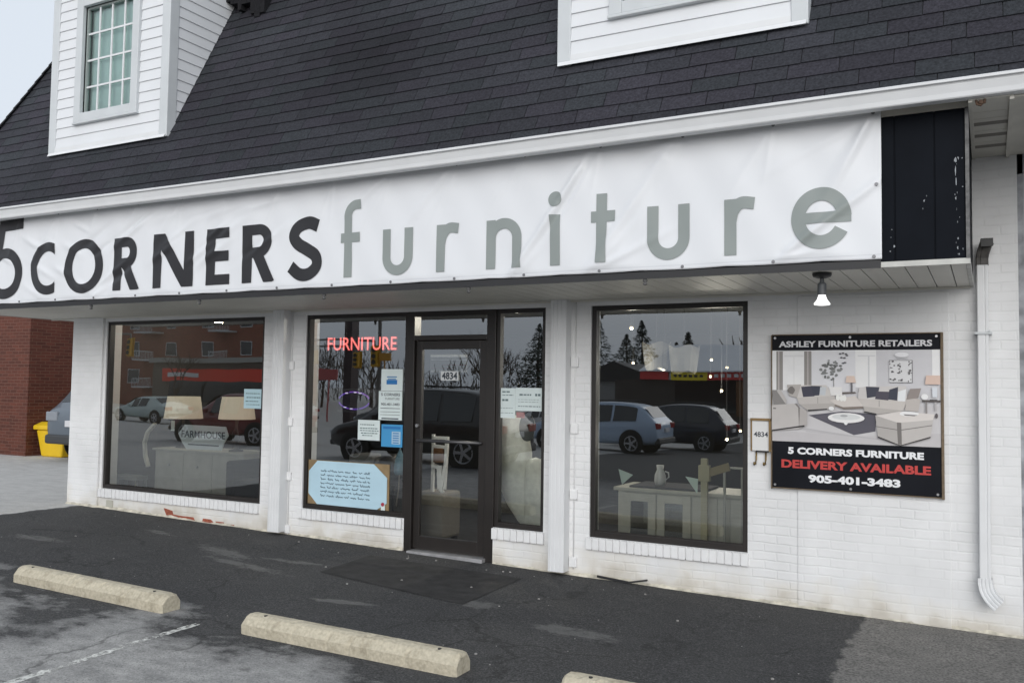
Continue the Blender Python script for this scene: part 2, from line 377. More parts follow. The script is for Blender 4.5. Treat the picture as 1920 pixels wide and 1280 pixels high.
    worn = mixc(far, worn, g4(.095))
    col = mixc(band, worn, dark)
    patch = mixc(rng(mid, .3, .7), g4(.19, (1.03, 1, .95)), g4(.27, (1.04, 1, .94)))
    patch = mixc(rng(fine, .45, .58, 0, .6), patch, g4(.08, (1.04, 1, .94)))
    col = mixc(rfac, col, patch)
    drive = mixc(rng(mid, .3, .7), g4(.46, (1, .985, .95)), g4(.60, (1, .985, .95)))
    col = mixc(left, drive, col)
    col = mixc(rng(fine, .3, .7, 0, .22), col, g4(.02))
    nt.links.new(col, b.inputs['Base Color'])
    b.inputs['Roughness'].default_value = .88; b.inputs['Specular IOR Level'].default_value = .25
    bp = N(nt, 'ShaderNodeBump'); bp.inputs['Strength'].default_value = .55; bp.inputs['Distance'].default_value = .008
    n5 = noise(120, 5); nt.links.new(math_('ADD', n5, math_('MULTIPLY', speck, .8)), bp.inputs['Height']); nt.links.new(bp.outputs[0], b.inputs['Normal'])
    return m
M_LOT = ground_material()
mb = MB(); xs = [-500, -11, 3, 500]
ys = [-500, -38.5, -3.5, 500]
for i in range(3):
    for j in range(3):
        a, b_, c_, d_ = xs[i], xs[i + 1], ys[j], ys[j + 1]
        mb.add([(a, c_, gz2(a, c_)), (b_, c_, gz2(b_, c_)), (b_, d_, gz2(b_, d_)), (a, d_, gz2(a, d_))], [(0, 1, 2, 3)])
tag(mb.build('parking_lot', M_LOT, merge=True), 'worn asphalt parking lot with dark sealed band along the shop', 'parking lot', kind='structure')
# dark repair patch at the door
M_PATCH = mat('dark_patch_asphalt', (.046, .045, .045), .9, var=.22, vscale=7, bump=.5, bscale=110, spec=.2)
def sheet(pts, dz): return [(x, y, gz2(x, y) + dz) for x, y in pts]
mb = MB(); mb.add(sheet([(-5.34, -.40), (-5.26, -1.25), (-3.62, -1.50), (-3.66, -.42)], .004), [(0, 1, 2, 3)])
tag(mb.build('asphalt_patch', M_PATCH), 'dark rectangular asphalt patch in front of the shop door', 'asphalt patch', kind='structure')
# faded stall line: broken flakes of paint
M_LINE = mat('faded_white_line', (.60, .60, .57), .85, var=.25, vscale=25)
def worn_paint(m):
    nt = m.node_tree; b = nt.nodes['Principled BSDF']; geo = N(nt, 'ShaderNodeNewGeometry')
    n = N(nt, 'ShaderNodeTexNoise'); n.inputs['Scale'].default_value = 26; n.inputs['Detail'].default_value = 9; n.inputs['Roughness'].default_value = .75
    n2 = N(nt, 'ShaderNodeTexNoise'); n2.inputs['Scale'].default_value = 2.6; n2.inputs['Detail'].default_value = 3
    ad = N(nt, 'ShaderNodeMath', operation='MULTIPLY_ADD'); ad.inputs[1].default_value = .5
    nt.links.new(geo.outputs['Position'], n.inputs['Vector']); nt.links.new(geo.outputs['Position'], n2.inputs['Vector']); nt.links.new(n2.outputs[0], ad.inputs[0]); nt.links.new(n.outputs[0], ad.inputs[2])
    r = N(nt, 'ShaderNodeMapRange'); r.inputs[1].default_value = .665; r.inputs[2].default_value = .82; nt.links.new(ad.outputs[0], r.inputs[0]); nt.links.new(r.outputs[0], b.inputs['Alpha'])
worn_paint(M_LINE)
mb = MB(); rs = random.Random(31); L_, R_ = [], []
for k in range(90):
    y = -3.0 - 3.6 * k / 89; wd = .032 + rs.uniform(-.006, .006); c_ = -4.85 + .006 * math.sin(y * 3)
    L_.append((c_ - wd, y)); R_.append((c_ + wd, y))
for k in range(89): mb.add(sheet([L_[k], R_[k], R_[k + 1], L_[k + 1]], .003), [(3, 2, 1, 0)])
tag(mb.build('stall_line', M_LINE), 'faded white painted stall line between two concrete stops', 'line marking', kind='structure')
# pebbles and paint flakes on the asphalt
mb = MB()
for k in range(70):
    x = random.uniform(-9.5, -1); y = random.uniform(-2.9, -.15) if random.random() < .7 else random.uniform(-.4, -.12)
    s = random.choice([.004, .005, .006, .008, .012]); z = gz(x)
    mb.ball((x, y, z + s * .3), s, 6, sq=(1, random.uniform(.6, 1.2), .6))
tag(mb.build('pebbles', mat('pale_pebble', (.30, .29, .28), .85, var=.2, vscale=20)), 'small pale stones and paint flakes scattered on the asphalt', 'pebbles', kind='stuff')

# ------------------------------------------------------------------ wheel stops
def scuffed(m):
    nt = m.node_tree; b = nt.nodes['Principled BSDF']; src = b.inputs['Base Color'].links[0].from_socket; geo = N(nt, 'ShaderNodeNewGeometry')
    n = N(nt, 'ShaderNodeTexNoise'); n.inputs['Scale'].default_value = 5.5; n.inputs['Detail'].default_value = 9; n.inputs['Roughness'].default_value = .7
    nt.links.new(geo.outputs['Position'], n.inputs['Vector']); r = N(nt, 'ShaderNodeMapRange'); r.inputs[1].default_value = .53; r.inputs[2].default_value = .68; r.inputs[4].default_value = .55; nt.links.new(n.outputs[0], r.inputs[0])
    mx_ = N(nt, 'ShaderNodeMixRGB', blend_type='MULTIPLY'); mx_.inputs[2].default_value = (.45, .42, .38, 1); nt.links.new(r.outputs[0], mx_.inputs[0]); nt.links.new(src, mx_.inputs[1]); nt.links.new(mx_.outputs[0], b.inputs['Base Color'])
scuffed(M_CONC)
def stop_mesh(L, seed):
    rs = random.Random(seed); mb = MB()
    prof = [(-.09, 0), (-.093, .068), (-.05, .118), (-.02, .128), (.03, .126), (.06, .115), (.093, .068), (.09, 0)]
    n = len(prof); segs = 60; vs = []
    for i in range(segs + 1):
        x = -L / 2 + L * i / segs; e = min(i, segs - i); sh = {0: .86, 1: .96}.get(e, 1.0)
        xx = x + (.0 if e else (.012 if i == 0 else -.012))
        chip = {k_: (rs.uniform(.006, .014) if rs.random() < .07 else 0) for k_ in range(n)}
        for k_, (y, z) in enumerate(prof):
            q_ = 1 - (chip[k_] / .1 if z > .05 else 0); y, z = y * q_, z * q_
            vs.append((xx + rs.uniform(-.002, .002), y * sh + rs.uniform(-.0006, .0006), z * (sh if z > .05 else 1) + (rs.uniform(-.0006, .0006) if z else 0)))
    fs = []
    for i in range(segs):
        for k in range(n - 1): fs.append((i * n + k, (i + 1) * n + k, (i + 1) * n + k + 1, i * n + k + 1))
    fs += [tuple(range(n)), tuple(segs * n + k for k in range(n - 1, -1, -1))]
    return mb.add(vs, fs)
def wheel_stop(x0, x1, yc, rz, seed, label):
    L = x1 - x0; cx = (x0 + x1) / 2
    o = stop_mesh(L, seed).build('wheel_stop', M_CONC)
    o.location = (cx, yc, gz(cx) - .001); o.rotation_euler = (0, math.atan(.0172), rz)
    tag(o, label, 'wheel stop', 'concrete wheel stops in front of the shop')
    p = MB(); p.lathe([(.012, 0), (.012, .008)], L / 2 - .17, -.02, .122, 10).lathe([(.012, 0), (.012, .008)], -L / 2 + .17, -.02, .122, 10)
    q = p.build('pin_hole', M_GROOVE); q.parent = o
    return o
wheel_stop(-7.01, -5.255, -2.875, rad(.3), 1, 'worn concrete wheel stop farthest from the wall sign, near the left window')
wheel_stop(-4.465, -2.765, -2.895, rad(1.6), 2, 'concrete wheel stop with cracked right end, just past the faded stall line')
wheel_stop(-2.13, -.40, -2.83, rad(1.6), 3, 'concrete wheel stop cut by the bottom edge, nearest the wall sign')

# ------------------------------------------------------------------ shop building
shop = thing('shop_building', 'white painted brick furniture shop with dark shingled mansard roof', 'shop', (-5.25, 0, 0))
ZS, ZE = 2.472, 3.445
OPEN = [(-9.855, -7.19, .322, 2.418), (-6.58, -3.665, .322, 2.418), (-3.2, -1.775, .322, 2.418)]   # windows
DOOR = (-5.235, -4.2, -.05, .322)
def wall_grid(mb, x0, x1, z0, z1, holes, y0, y1):
    xs = sorted({x0, x1} | {v for h in holes for v in h[:2]}); zs = sorted({z0, z1} | {v for h in holes for v in h[2:]})
    hole = lambda x, z: any(h[0] < x < h[1] and h[2] < z < h[3] for h in holes)
    for i in range(len(xs) - 1):
        for j in range(len(zs) - 1):
            a, b, c, d = xs[i], xs[i + 1], zs[j], zs[j + 1]
            if hole((a + b) / 2, (c + d) / 2): continue
            mb.add([(a, y0, c), (b, y0, c), (b, y0, d), (a, y0, d)], [(0, 1, 2, 3)])
            mb.add([(a, y1, c), (b, y1, c), (b, y1, d), (a, y1, d)], [(3, 2, 1, 0)])
            for (p, q, xx, sgn) in ((c, d, a, -1), (c, d, b, 1)):
                nx = xx + sgn * .001
                if hole(nx, (c + d) / 2) or abs(xx - (x0 if sgn < 0 else x1)) < 1e-6:
                    f = [(xx, y0, p), (xx, y1, p), (xx, y1, q), (xx, y0, q)]
                    mb.add(f, [(0, 1, 2, 3) if sgn > 0 else (3, 2, 1, 0)])
            for zz, sgn in ((c, -1), (d, 1)):
                if hole((a + b) / 2, zz + sgn * .001):
                    mb.add([(a, y0, zz), (b, y0, zz), (b, y1, zz), (a, y1, zz)], [(0, 1, 2, 3) if sgn > 0 else (3, 2, 1, 0)])
mb = MB(); wall_grid(mb, -10.47, .205, -.3, 3.6, OPEN + [DOOR], 0, .22)
wall = mb.build('brick_wall', M_BRICK, shop, fixn=False)
mb = MB(); mb.box(-10.47, -10.25, .22, 10, -.3, 3.6).box(-.02, .205, .22, 10, -.3, 3.6).box(-10.25, -.02, 9.8, 10, -.3, 3.6)
mb.build('side_wall', M_BRICK, shop)
# left pier stands 3 cm proud of the front
mb = MB(); mb.box(-10.48, -9.90, -.03, 0, -.3, ZS)
mb.build('pier', M_BRICK, shop, bevel=.006)
# recessed-looking panel joints on the sign wall: a raised 12 mm brick panel
mb = MB(); mb.box(-1.37, -.26, -.012, 0, -.3, 2.44)
mb.build('wall_panel', M_BRICK, shop, bevel=.004)
# foot of the wall: broken cement fillet
mb = MB(); rs = random.Random(5)
for xa, xb in ((-10.48, -5.24), (-4.195, .204)):
    n = int((xb - xa) / .03); vs = []; hv = .02; dv = .02
    for i in range(n + 1):
        x = xa + (xb - xa) * i / n; hv = min(max(hv + rs.gauss(0, .004), .006), .034 if x < -1.8 else .05); dv = min(max(dv + rs.gauss(0, .003), .008), .028)
        o_ = .031 if x < -9.9 else 0; g = gz(x)
        vs += [(x, .0 - o_, g - .06), (x, -dv - o_, g - .06), (x, -dv - o_, g + .002), (x, -.003 - o_, g + hv), (x, .0 - o_, g + hv)]
    mb.add(vs, [(i * 5 + k, i * 5 + k + 1, (i + 1) * 5 + k + 1, (i + 1) * 5 + k) for i in range(n) for k in range(4)] + [(0, 1, 2, 3, 4), tuple(n * 5 + k for k in (4, 3, 2, 1, 0))])
mb.build('cement_footing', mat('stained_cement', (.52, .49, .41), .9, var=.35, vscale=12, bump=.6, bscale=50), shop)
# chipped paint showing red brick
mb = MB()
for poly in ([(-8.717, .162), (-8.66, .155), (-8.569, .14), (-8.55, .10), (-8.42, .092), (-8.215, .092), (-8.181, .047), (-8.30, .04), (-8.466, .034), (-8.60, .048), (-8.663, .073)],
             [(-8.058, .091), (-7.935, .09), (-7.888, .061), (-7.994, .042), (-8.072, .05)], [(-7.858, .075), (-7.722, .075), (-7.736, .046), (-7.841, .05)],
             [(-7.62, .06), (-7.56, .058), (-7.57, .045), (-7.61, .047)]):
    mb.prism_y(poly, -.004, -.0005)
mb.build('paint_chip', M_CHIP, shop)
# conduit plates on the columns
for x, zs in ((-6.768, (1.868, 1.252, .657, .085)), (-3.352, (1.902, 1.294, .696, .085))):
    for z in zs:
        MB().box(x - .037, x + .037, -.024, 0, z - .045, z + .045).build('junction_plate', M_SILL, shop, bevel=.004)
    MB().tube([(x + .004, -.010, .02), (x + .004, -.010, 2.46)], .0045, 8).build('conduit', M_SILL, shop, smooth=True)
# cased columns: left one smooth and wide, right one ribbed metal
def column(x0, x1, yf):
    zb = gz(x0) + .03; w_ = x1 - x0; outl = []
    for k in range(4):
        xk = x0 + w_ * k / 4; d = w_ / 4
        outl += [(xk + .001, yf - (.004 if k else 0)), (xk + d * .70, yf - .004), (xk + d * .78, yf), (xk + d * .97, yf)]
    outl += [(x1, yf), (x1, 0), (x0, 0)]
    n = len(outl); vs = [(x, y, zb) for x, y in outl] + [(x, y, ZS) for x, y in outl]; mb = MB()
    mb.add(vs, [(k, (k + 1) % n, n + (k + 1) % n, n + k) for k in range(n)] + [tuple(range(n - 1, -1, -1)), tuple(range(n, 2 * n))])
    mb.build('cased_column', M_WHITE, shop)
column(-6.945, -6.785, -.13); column(-3.555, -3.397, -.12)
# small square tag under the left sill
MB().box(-9.74, -9.62, -.014, 0, .10, .185).build('wall_vent', mat('tag_grey', (.45, .44, .38), .7), shop, bevel=.003)
# loose trim strip at the foot
mb = MB(); mb.bar((-3.10, -.045, gz(-3) + .03), (-2.80, -.05, gz(-2.8) + .012), .012, .02).bar((-2.80, -.05, gz(-2.8) + .014), (-2.63, -.05, gz(-2.6) + .055), .03, .012)
tag(mb.build('trim_scrap', M_DARKTRIM), 'loose bent dark strip lying at the foot of the wall below the right window', 'scrap')

# sills of upright bricks
rs = random.Random(3)
def brick_sill(x0, x1):
    mb = MB(); n = round((x1 - x0) / .0675); d = (x1 - x0) / n
    for k in range(n):
        j = rs.uniform(-.003, .003)
        mb.box(x0 + k * d + .0045, x0 + (k + 1) * d - .0045, -.034 + j, .05, .216 + rs.uniform(-.002, .002), .320)
    mb.box(x0 + .004, x1 - .004, -.020, .05, .2215, .3150)
    return mb
for name, x0, x1 in (('a', -9.885, -7.19), ('b', -6.625, -5.245), ('c', -4.205, -3.645), ('d', -3.225, -1.762)):
    brick_sill(x0, x1).build('brick_sill', M_SILL, shop, bevel=.004)

# windows: frame, pane
def frame_mb(x0, x1, z0, z1, t, y0, y1, tb=None):
    mb = MB(); tb = tb or t
    mb.box(x0, x0 + t, y0, y1, z0, z1).box(x1 - t, x1, y0, y1, z0, z1)
    mb.box(x0 + t, x1 - t, y0, y1, z0, z0 + tb).box(x0 + t, x1 - t, y0, y1, z1 - t, z1)
    return mb
def pane(x0, x1, z0, z1, y, parent, m=M_GLASS, name='pane'):
    mb = MB(); mb.add([(x0, y, z0), (x1, y, z0), (x1, y, z1), (x0, y, z1)], [(0, 1, 2, 3)])
    return mb.build(name, m, parent, fixn=False)
def window(x0, x1, z0, z1, t=.04, tb=.045):
    f = frame_mb(x0, x1, z0, z1, t, .018, .09, tb).build('window', M_BRONZE, shop, bevel=.003)
    pane(x0 + t - .005, x1 - t + .005, z0 + tb - .005, z1 - t + .005, .055, f)
    b = MB(); b.box(x0 + t, x1 - t, .032, .04, z0 + tb, z0 + tb + .012)
    b.build('glazing_bead', M_BRONZE, f)
    return f
window(-9.855, -7.19, .320, 2.418); window(-6.58, -5.235, .320, 2.418); window(-4.2, -3.665, .320, 2.418); window(-3.2, -1.775, .320, 2.418, .045, .055)
# door frame with transom, and the leaf
mb = MB(); mb.box(-5.235, -5.15, .0, .12, -.03, 2.418).box(-4.30, -4.2, .0, .12, -.03, 2.418).box(-5.15, -4.30, .0, .12, 2.125, 2.175).box(-5.15, -4.30, .0, .12, 2.37, 2.418)
df = mb.build('door_frame', M_BRONZE, shop, bevel=.004)
pane(-5.155, -4.295, 2.17, 2.375, .06, df)
mb = MB(); x0, x1, z0, z1 = -5.146, -4.304, .028, 2.12
mb.box(x0, x0 + .07, .035, .08, z0, z1).box(x1 - .09, x1, .035, .08, z0, z1).box(x0 + .07, x1 - .09, .035, .08, z0, z0 + .13).box(x0 + .07, x1 - .09, .035, .08, z1 - .085, z1)
dr = mb.build('door', M_BRONZE, shop, bevel=.004)
pane(x0 + .065, x1 - .085, z0 + .125, z1 - .08, .058, dr)
MB().tube([(-5.10, .005, 1.115), (-4.36, .005, 1.115)], .016, 12).tube([(-5.10, .005, 1.115), (-5.10, .04, 1.115)], .012, 8).tube([(-4.36, .005, 1.115), (-4.36, .04, 1.115)], .012, 8).build('push_bar', mat('brushed_bar', (.10, .10, .105), .35, metal=.6), dr, smooth=True)
MB().lathe([(.018, -.022), (.018, .0), (.013, .002)], -5.112, .035, 1.262, 14, axis='y').build('lock_cylinder', M_STEEL, dr)
MB().box(-5.15, -4.28, -.07, .13, -.06, .018).build('threshold', mat('alu_threshold', (.42, .42, .43), .45, metal=.5, var=.2, vscale=9), shop, bevel=.003)

# soffit of the canopy: planks with dark joints
mb = MB(); x = -10.93
while x < -.12:
    mb.box(x, min(x + .126, -.115), -1.335, .0, ZS, ZS + .012); x += .1325
mb.box(-10.93, -10.50, 0, 3.5, ZS, ZS + .0115)
sof = mb.build('soffit', M_SOFFIT, shop)
MB().box(-10.94, -.10, -1.345, -.001, ZS + .0135, ZS + .03).build('soffit_backing', M_GROOVE, shop)
MB().box(-10.94, -.105, -.028, -.001, ZS - .016, ZS - .001).build('soffit_moulding', M_SOFFIT, shop)
# canopy box of ribbed navy metal
mb = MB(); x = -10.95
while x < -.105:
    x2 = min(x + .232, -.105)
    mb.box(x, x2 - .012, -1.36, -1.30, ZS + .032, ZE); mb.box(x2 - .012, x2, -1.350, -1.30, ZS + .032, ZE); x = x2
mb.box(-.105, -.092, -1.362, .0, ZS + .032, ZE)
mb.box(-10.965, -10.95, -1.362, 3.5, ZS + .032, ZE)
mb.build('canopy_fascia', M_NAVY, shop)
mb = MB(); mb.box(-10.97, -.088, -1.368, -1.345, ZS - .004, ZS + .031).box(-.113, -.088, -1.345, .0, ZS - .004, ZS + .031).box(-10.97, -10.945, -1.345, 3.5, ZS - .004, ZS + .031)
mb.build('canopy_edge_trim', mat('dull_white_edge', (.50, .50, .47), .5, var=.15, vscale=8), shop)
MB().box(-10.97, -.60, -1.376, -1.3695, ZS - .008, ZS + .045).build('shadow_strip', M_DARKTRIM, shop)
mb = MB()
mb.box(-.110, -.0885, -1.372, -1.364, ZS + .03, ZE)
mb.build('corner_trim', mat('dirty_corner_trim', (.10, .10, .10), .5, var=.5, vscale=25), shop)
# scuffs of white on the navy panel
mb = MB(); rs = random.Random(11)
def scuff(x, z, w_, h_):
    n = 9; ring = []; w_ *= .62; h_ *= .72
    for k in range(n):
        a = 2 * math.pi * k / n; rr = rs.uniform(.35, 1)
        ring.append((x + w_ * math.cos(a) * rr, z + h_ * math.sin(a) * rr))
    mb.prism_y(ring, -1.3625, -1.3602)
for x, z, w_, h_ in ((-.165, 3.12, .018, .03), (-.15, 3.135, .008, .02), (-.128, 3.13, .009, .013), (-.165, 3.05, .007, .06), (-.163, 2.98, .006, .05), (-.126, 2.95, .010, .006), (-.166, 2.88, .007, .02),
                     (-.155, 2.63, .008, .02), (-.158, 2.57, .010, .022), (-.15, 2.53, .008, .012), (-.128, 2.56, .006, .014), (-.52, 2.60, .012, .016), (-.545, 2.57, .008, .008), (-.54, 2.66, .008, .005), (-.535, 2.71, .010, .004),
                     (-.345, 2.88, .012, .02), (-.33, 2.91, .004, .010), (-.352, 2.83, .004, .01), (-.145, 2.76, .004, .006)):
    scuff(x, z, w_, h_)
for k in range(9): scuff(-.163 + rs.uniform(-.008, .008), rs.uniform(2.52, 3.12), rs.uniform(.001, .004), rs.uniform(.003, .014))
mb.build('paint_scuff', mat('worn_metal_white', (.26, .28, .30), .6, var=.3, vscale=40), shop)
# frieze board and eave
MB().box(-11.0, -.08, -1.372, -1.30, ZE + .002, 3.516).build('frieze_board', mat('eave_beige', (.48, .46, .41), .6, var=.08, vscale=6), shop, bevel=.002)
mb = MB()
mb.box(-11.15, -.08, -1.50, -1.372, 3.516, 3.54)
mb.box(-.088, .155, -1.50, -1.22, ZE, ZE + .012)
for k in range(8):
    y0 = -1.215 + k * .152; mb.box(-.088, .155, y0, y0 + .147, ZE, ZE + .012)
mb.box(.158, .30, -1.48, -.001, ZE - .004, ZE + .01); mb.box(-.088, -.066, -1.5, 0, ZE - .012, ZE - .001).box(.133, .157, -1.5, 0, ZE - .02, ZE - .001)
mb.build('eave_soffit', mat('eave_soffit_metal', (.62, .60, .54), .55, var=.07, vscale=5), shop)
mb = MB()
for k in range(3):
    y0 = -.98 + k * .304
    MB().box(-.064, .132, y0, y0 + .075, ZE - .002, ZE - .0005).build('soffit_vent', mat('soffit_vent_dark', (.22, .205, .18), .7) if k == 0 else MATS['soffit_vent_dark'], shop)
MB().box(-.09, .16, -1.5, .0, ZE + .0135, ZE + .03).build('eave_backing', M_GROOVE, shop)
# rust stain block + little hook by the eave corner
mb = MB(); mb.tube([(-.045, -1.50, 3.442), (-.04, -1.505, 3.415), (-.02, -1.51, 3.405), (-.0, -1.505, 3.42), (.002, -1.50, 3.442)], .008, 8).ball((-.02, -1.51, 3.425), .016, 8)
mb.build('eave_hook', mat('rusty_metal', (.10, .06, .04), .8), shop)
for x, y in ((-8.35, -1.352), (-6.75, -1.352), (-5.2, -1.352), (-3.70, -1.352), (-2.2, -1.352)):
    MB().lathe([(.014, 0), (.02, -.012), (.01, -.03), (.018, -.04), (.006, -.048)], x, y, ZS - .004, 10).build('soffit_hook', mat('hook_grey', (.12, .12, .12), .6) if 'hook_grey' not in MATS else MATS['hook_grey'], shop)

# gutter
prof = [(-1.485, 3.553), (-1.485, 3.447), (-1.488, 3.443), (-1.560, 3.443), (-1.566, 3.450), (-1.572, 3.478), (-1.580, 3.500), (-1.586, 3.518), (-1.588, 3.533), (-1.610, 3.537), (-1.612, 3.552), (-1.604, 3.557),
        (-1.588, 3.555), (-1.586, 3.545), (-1.590, 3.532), (-1.580, 3.512), (-1.562, 3.486), (-1.553, 3.455), (-1.492, 3.452), (-1.489, 3.553)]
mb = MB(); xs = [-11.25 + 11.55 * k / 60 for k in range(61)]
n = len(prof); vs = []
for x in xs:
    t = (x + 11.25) / 11.55; sag = -.012 * math.sin(math.pi * t) ** 1 + .004 * math.sin(9 * t)
    vs += [(x, y + .003 * math.sin(7 * t), z + sag + .008) for y, z in prof]
fs = [(i * n + k, i * n + (k + 1) % n, (i + 1) * n + (k + 1) % n, (i + 1) * n + k) for i in range(60) for k in range(n)]
fs += [tuple(range(n)), tuple(60 * n + k for k in range(n))]
mb.add(vs, fs)
mb.build('gutter', M_WHITE, shop)

# mansard roof: slope 63 degrees, every tab of shingle is a slab in one mesh
SL = 1.97; TH = math.atan(SL); Y0, Z0 = -1.535, 3.545
def roofpt(x, s, h=0):   # s along the slope, h above it
    return (x, Y0 + s * math.cos(TH) - h * math.sin(TH), Z0 + s * math.sin(TH) + h * math.cos(TH))
SMAX = 3.9
def hipx(s): return -11.19 + .62 * s * math.cos(TH)
mb = MB(); vs = [roofpt(hipx(0), 0, -.012), roofpt(.30, 0, -.012), roofpt(.30, SMAX, -.012), roofpt(hipx(SMAX), SMAX, -.012)]
back = [(v[0], 6, v[2]) for v in vs]
b0 = [(-11.19, 6, Z0 - .01), (.3, 6, Z0 - .01)]
mb.add(vs, [(0, 1, 2, 3)])
top = vs[2:] ; mb.add([vs[3], vs[2], (.30, 9, vs[2][2]), (vs[3][0], 9, vs[2][2])], [(0, 1, 2, 3)])
mb.add([vs[0], vs[3], (vs[3][0], 9, vs[3][2]), (vs[0][0], 9, vs[0][2])], [(0, 1, 2, 3)])
mb.add([vs[1], (.30, 9, vs[1][2]), (.30, 9, vs[2][2]), vs[2]], [(0, 1, 2, 3)])
mb.add([vs[0], vs[1], (.30, 9, vs[1][2]), (vs[0][0], 9, vs[0][2])], [(3, 2, 1, 0)])
roof = mb.build('mansard_roof', M_DARKTRIM, shop, fixn=False)
rs = random.Random(21); mb = MB(); EXP, TAB = .134, .3335
course = 0; s = -.02
blot = [(rs.uniform(-11, 0), rs.uniform(0, 3.9), rs.uniform(.25, .9), rs.uniform(-.36, .36)) for _ in range(60)]
while s < SMAX - EXP:
    x = -11.6 + (course % 2) * TAB / 2 + rs.uniform(-.008, .008) + (.04 * (course % 3))
    while x < .30:
        a = max(x + .0028, hipx(s) + .0); b = min(x + TAB - .0028, .30)
        x += TAB
        if b - a < .02: continue
        tone = rs.random(); base = .029 + .008 * rs.random()
        for bx, bs, br, bv in blot:
            d = math.hypot((a - bx) / 1.6, s - bs)
            if d < br: base *= 1 + bv * (1 - d / br)
        if tone < .25: col = (base * .93, base * 1.02, base * 1.18)
        elif tone < .5: col = (base * 1.02, base * .985, base * 1.24)
        else: col = (base * .97, base * 1.0, base * 1.2)
        dz = rs.uniform(-.0015, .0015); lift = rs.uniform(0, .002)
        t0 = .0075 + lift; top_ = s + EXP + .012; j = rs.uniform(-.0025, .0025)
        lowa, lowb = s + j, s + j + rs.uniform(-.0025, .0025)
        xa2 = max(a, hipx(top_))
        vs = [roofpt(a, lowa, -.006), roofpt(b, lowb, -.006), roofpt(b, lowb, t0), roofpt(a, lowa, t0), roofpt(b, top_, -.002), roofpt(min(xa2, b - .001), top_, -.002)]
        mb.add(vs, [(0, 1, 2, 3), (3, 2, 4, 5), (0, 3, 5), (1, 4, 2)], 0, col)
    s += EXP; course += 1
mb.build('shingles', M_SHINGLE, roof, fixn=True)
# hip cap
mb = MB()
for k in range(28):
    s0 = k * .139; p = Vector(roofpt(hipx(s0) - .01, s0, .012)); q = Vector(roofpt(hipx(s0 + .15) - .01, s0 + .15, .004))
    cc = .033 + .01 * rs.random(); mb.bar(p, q, .11, .014, 0, (cc, cc * 1.02, cc * 1.1), up=(-.6, -.7, .5))
mb.build('hip_cap', M_SHINGLE, roof)

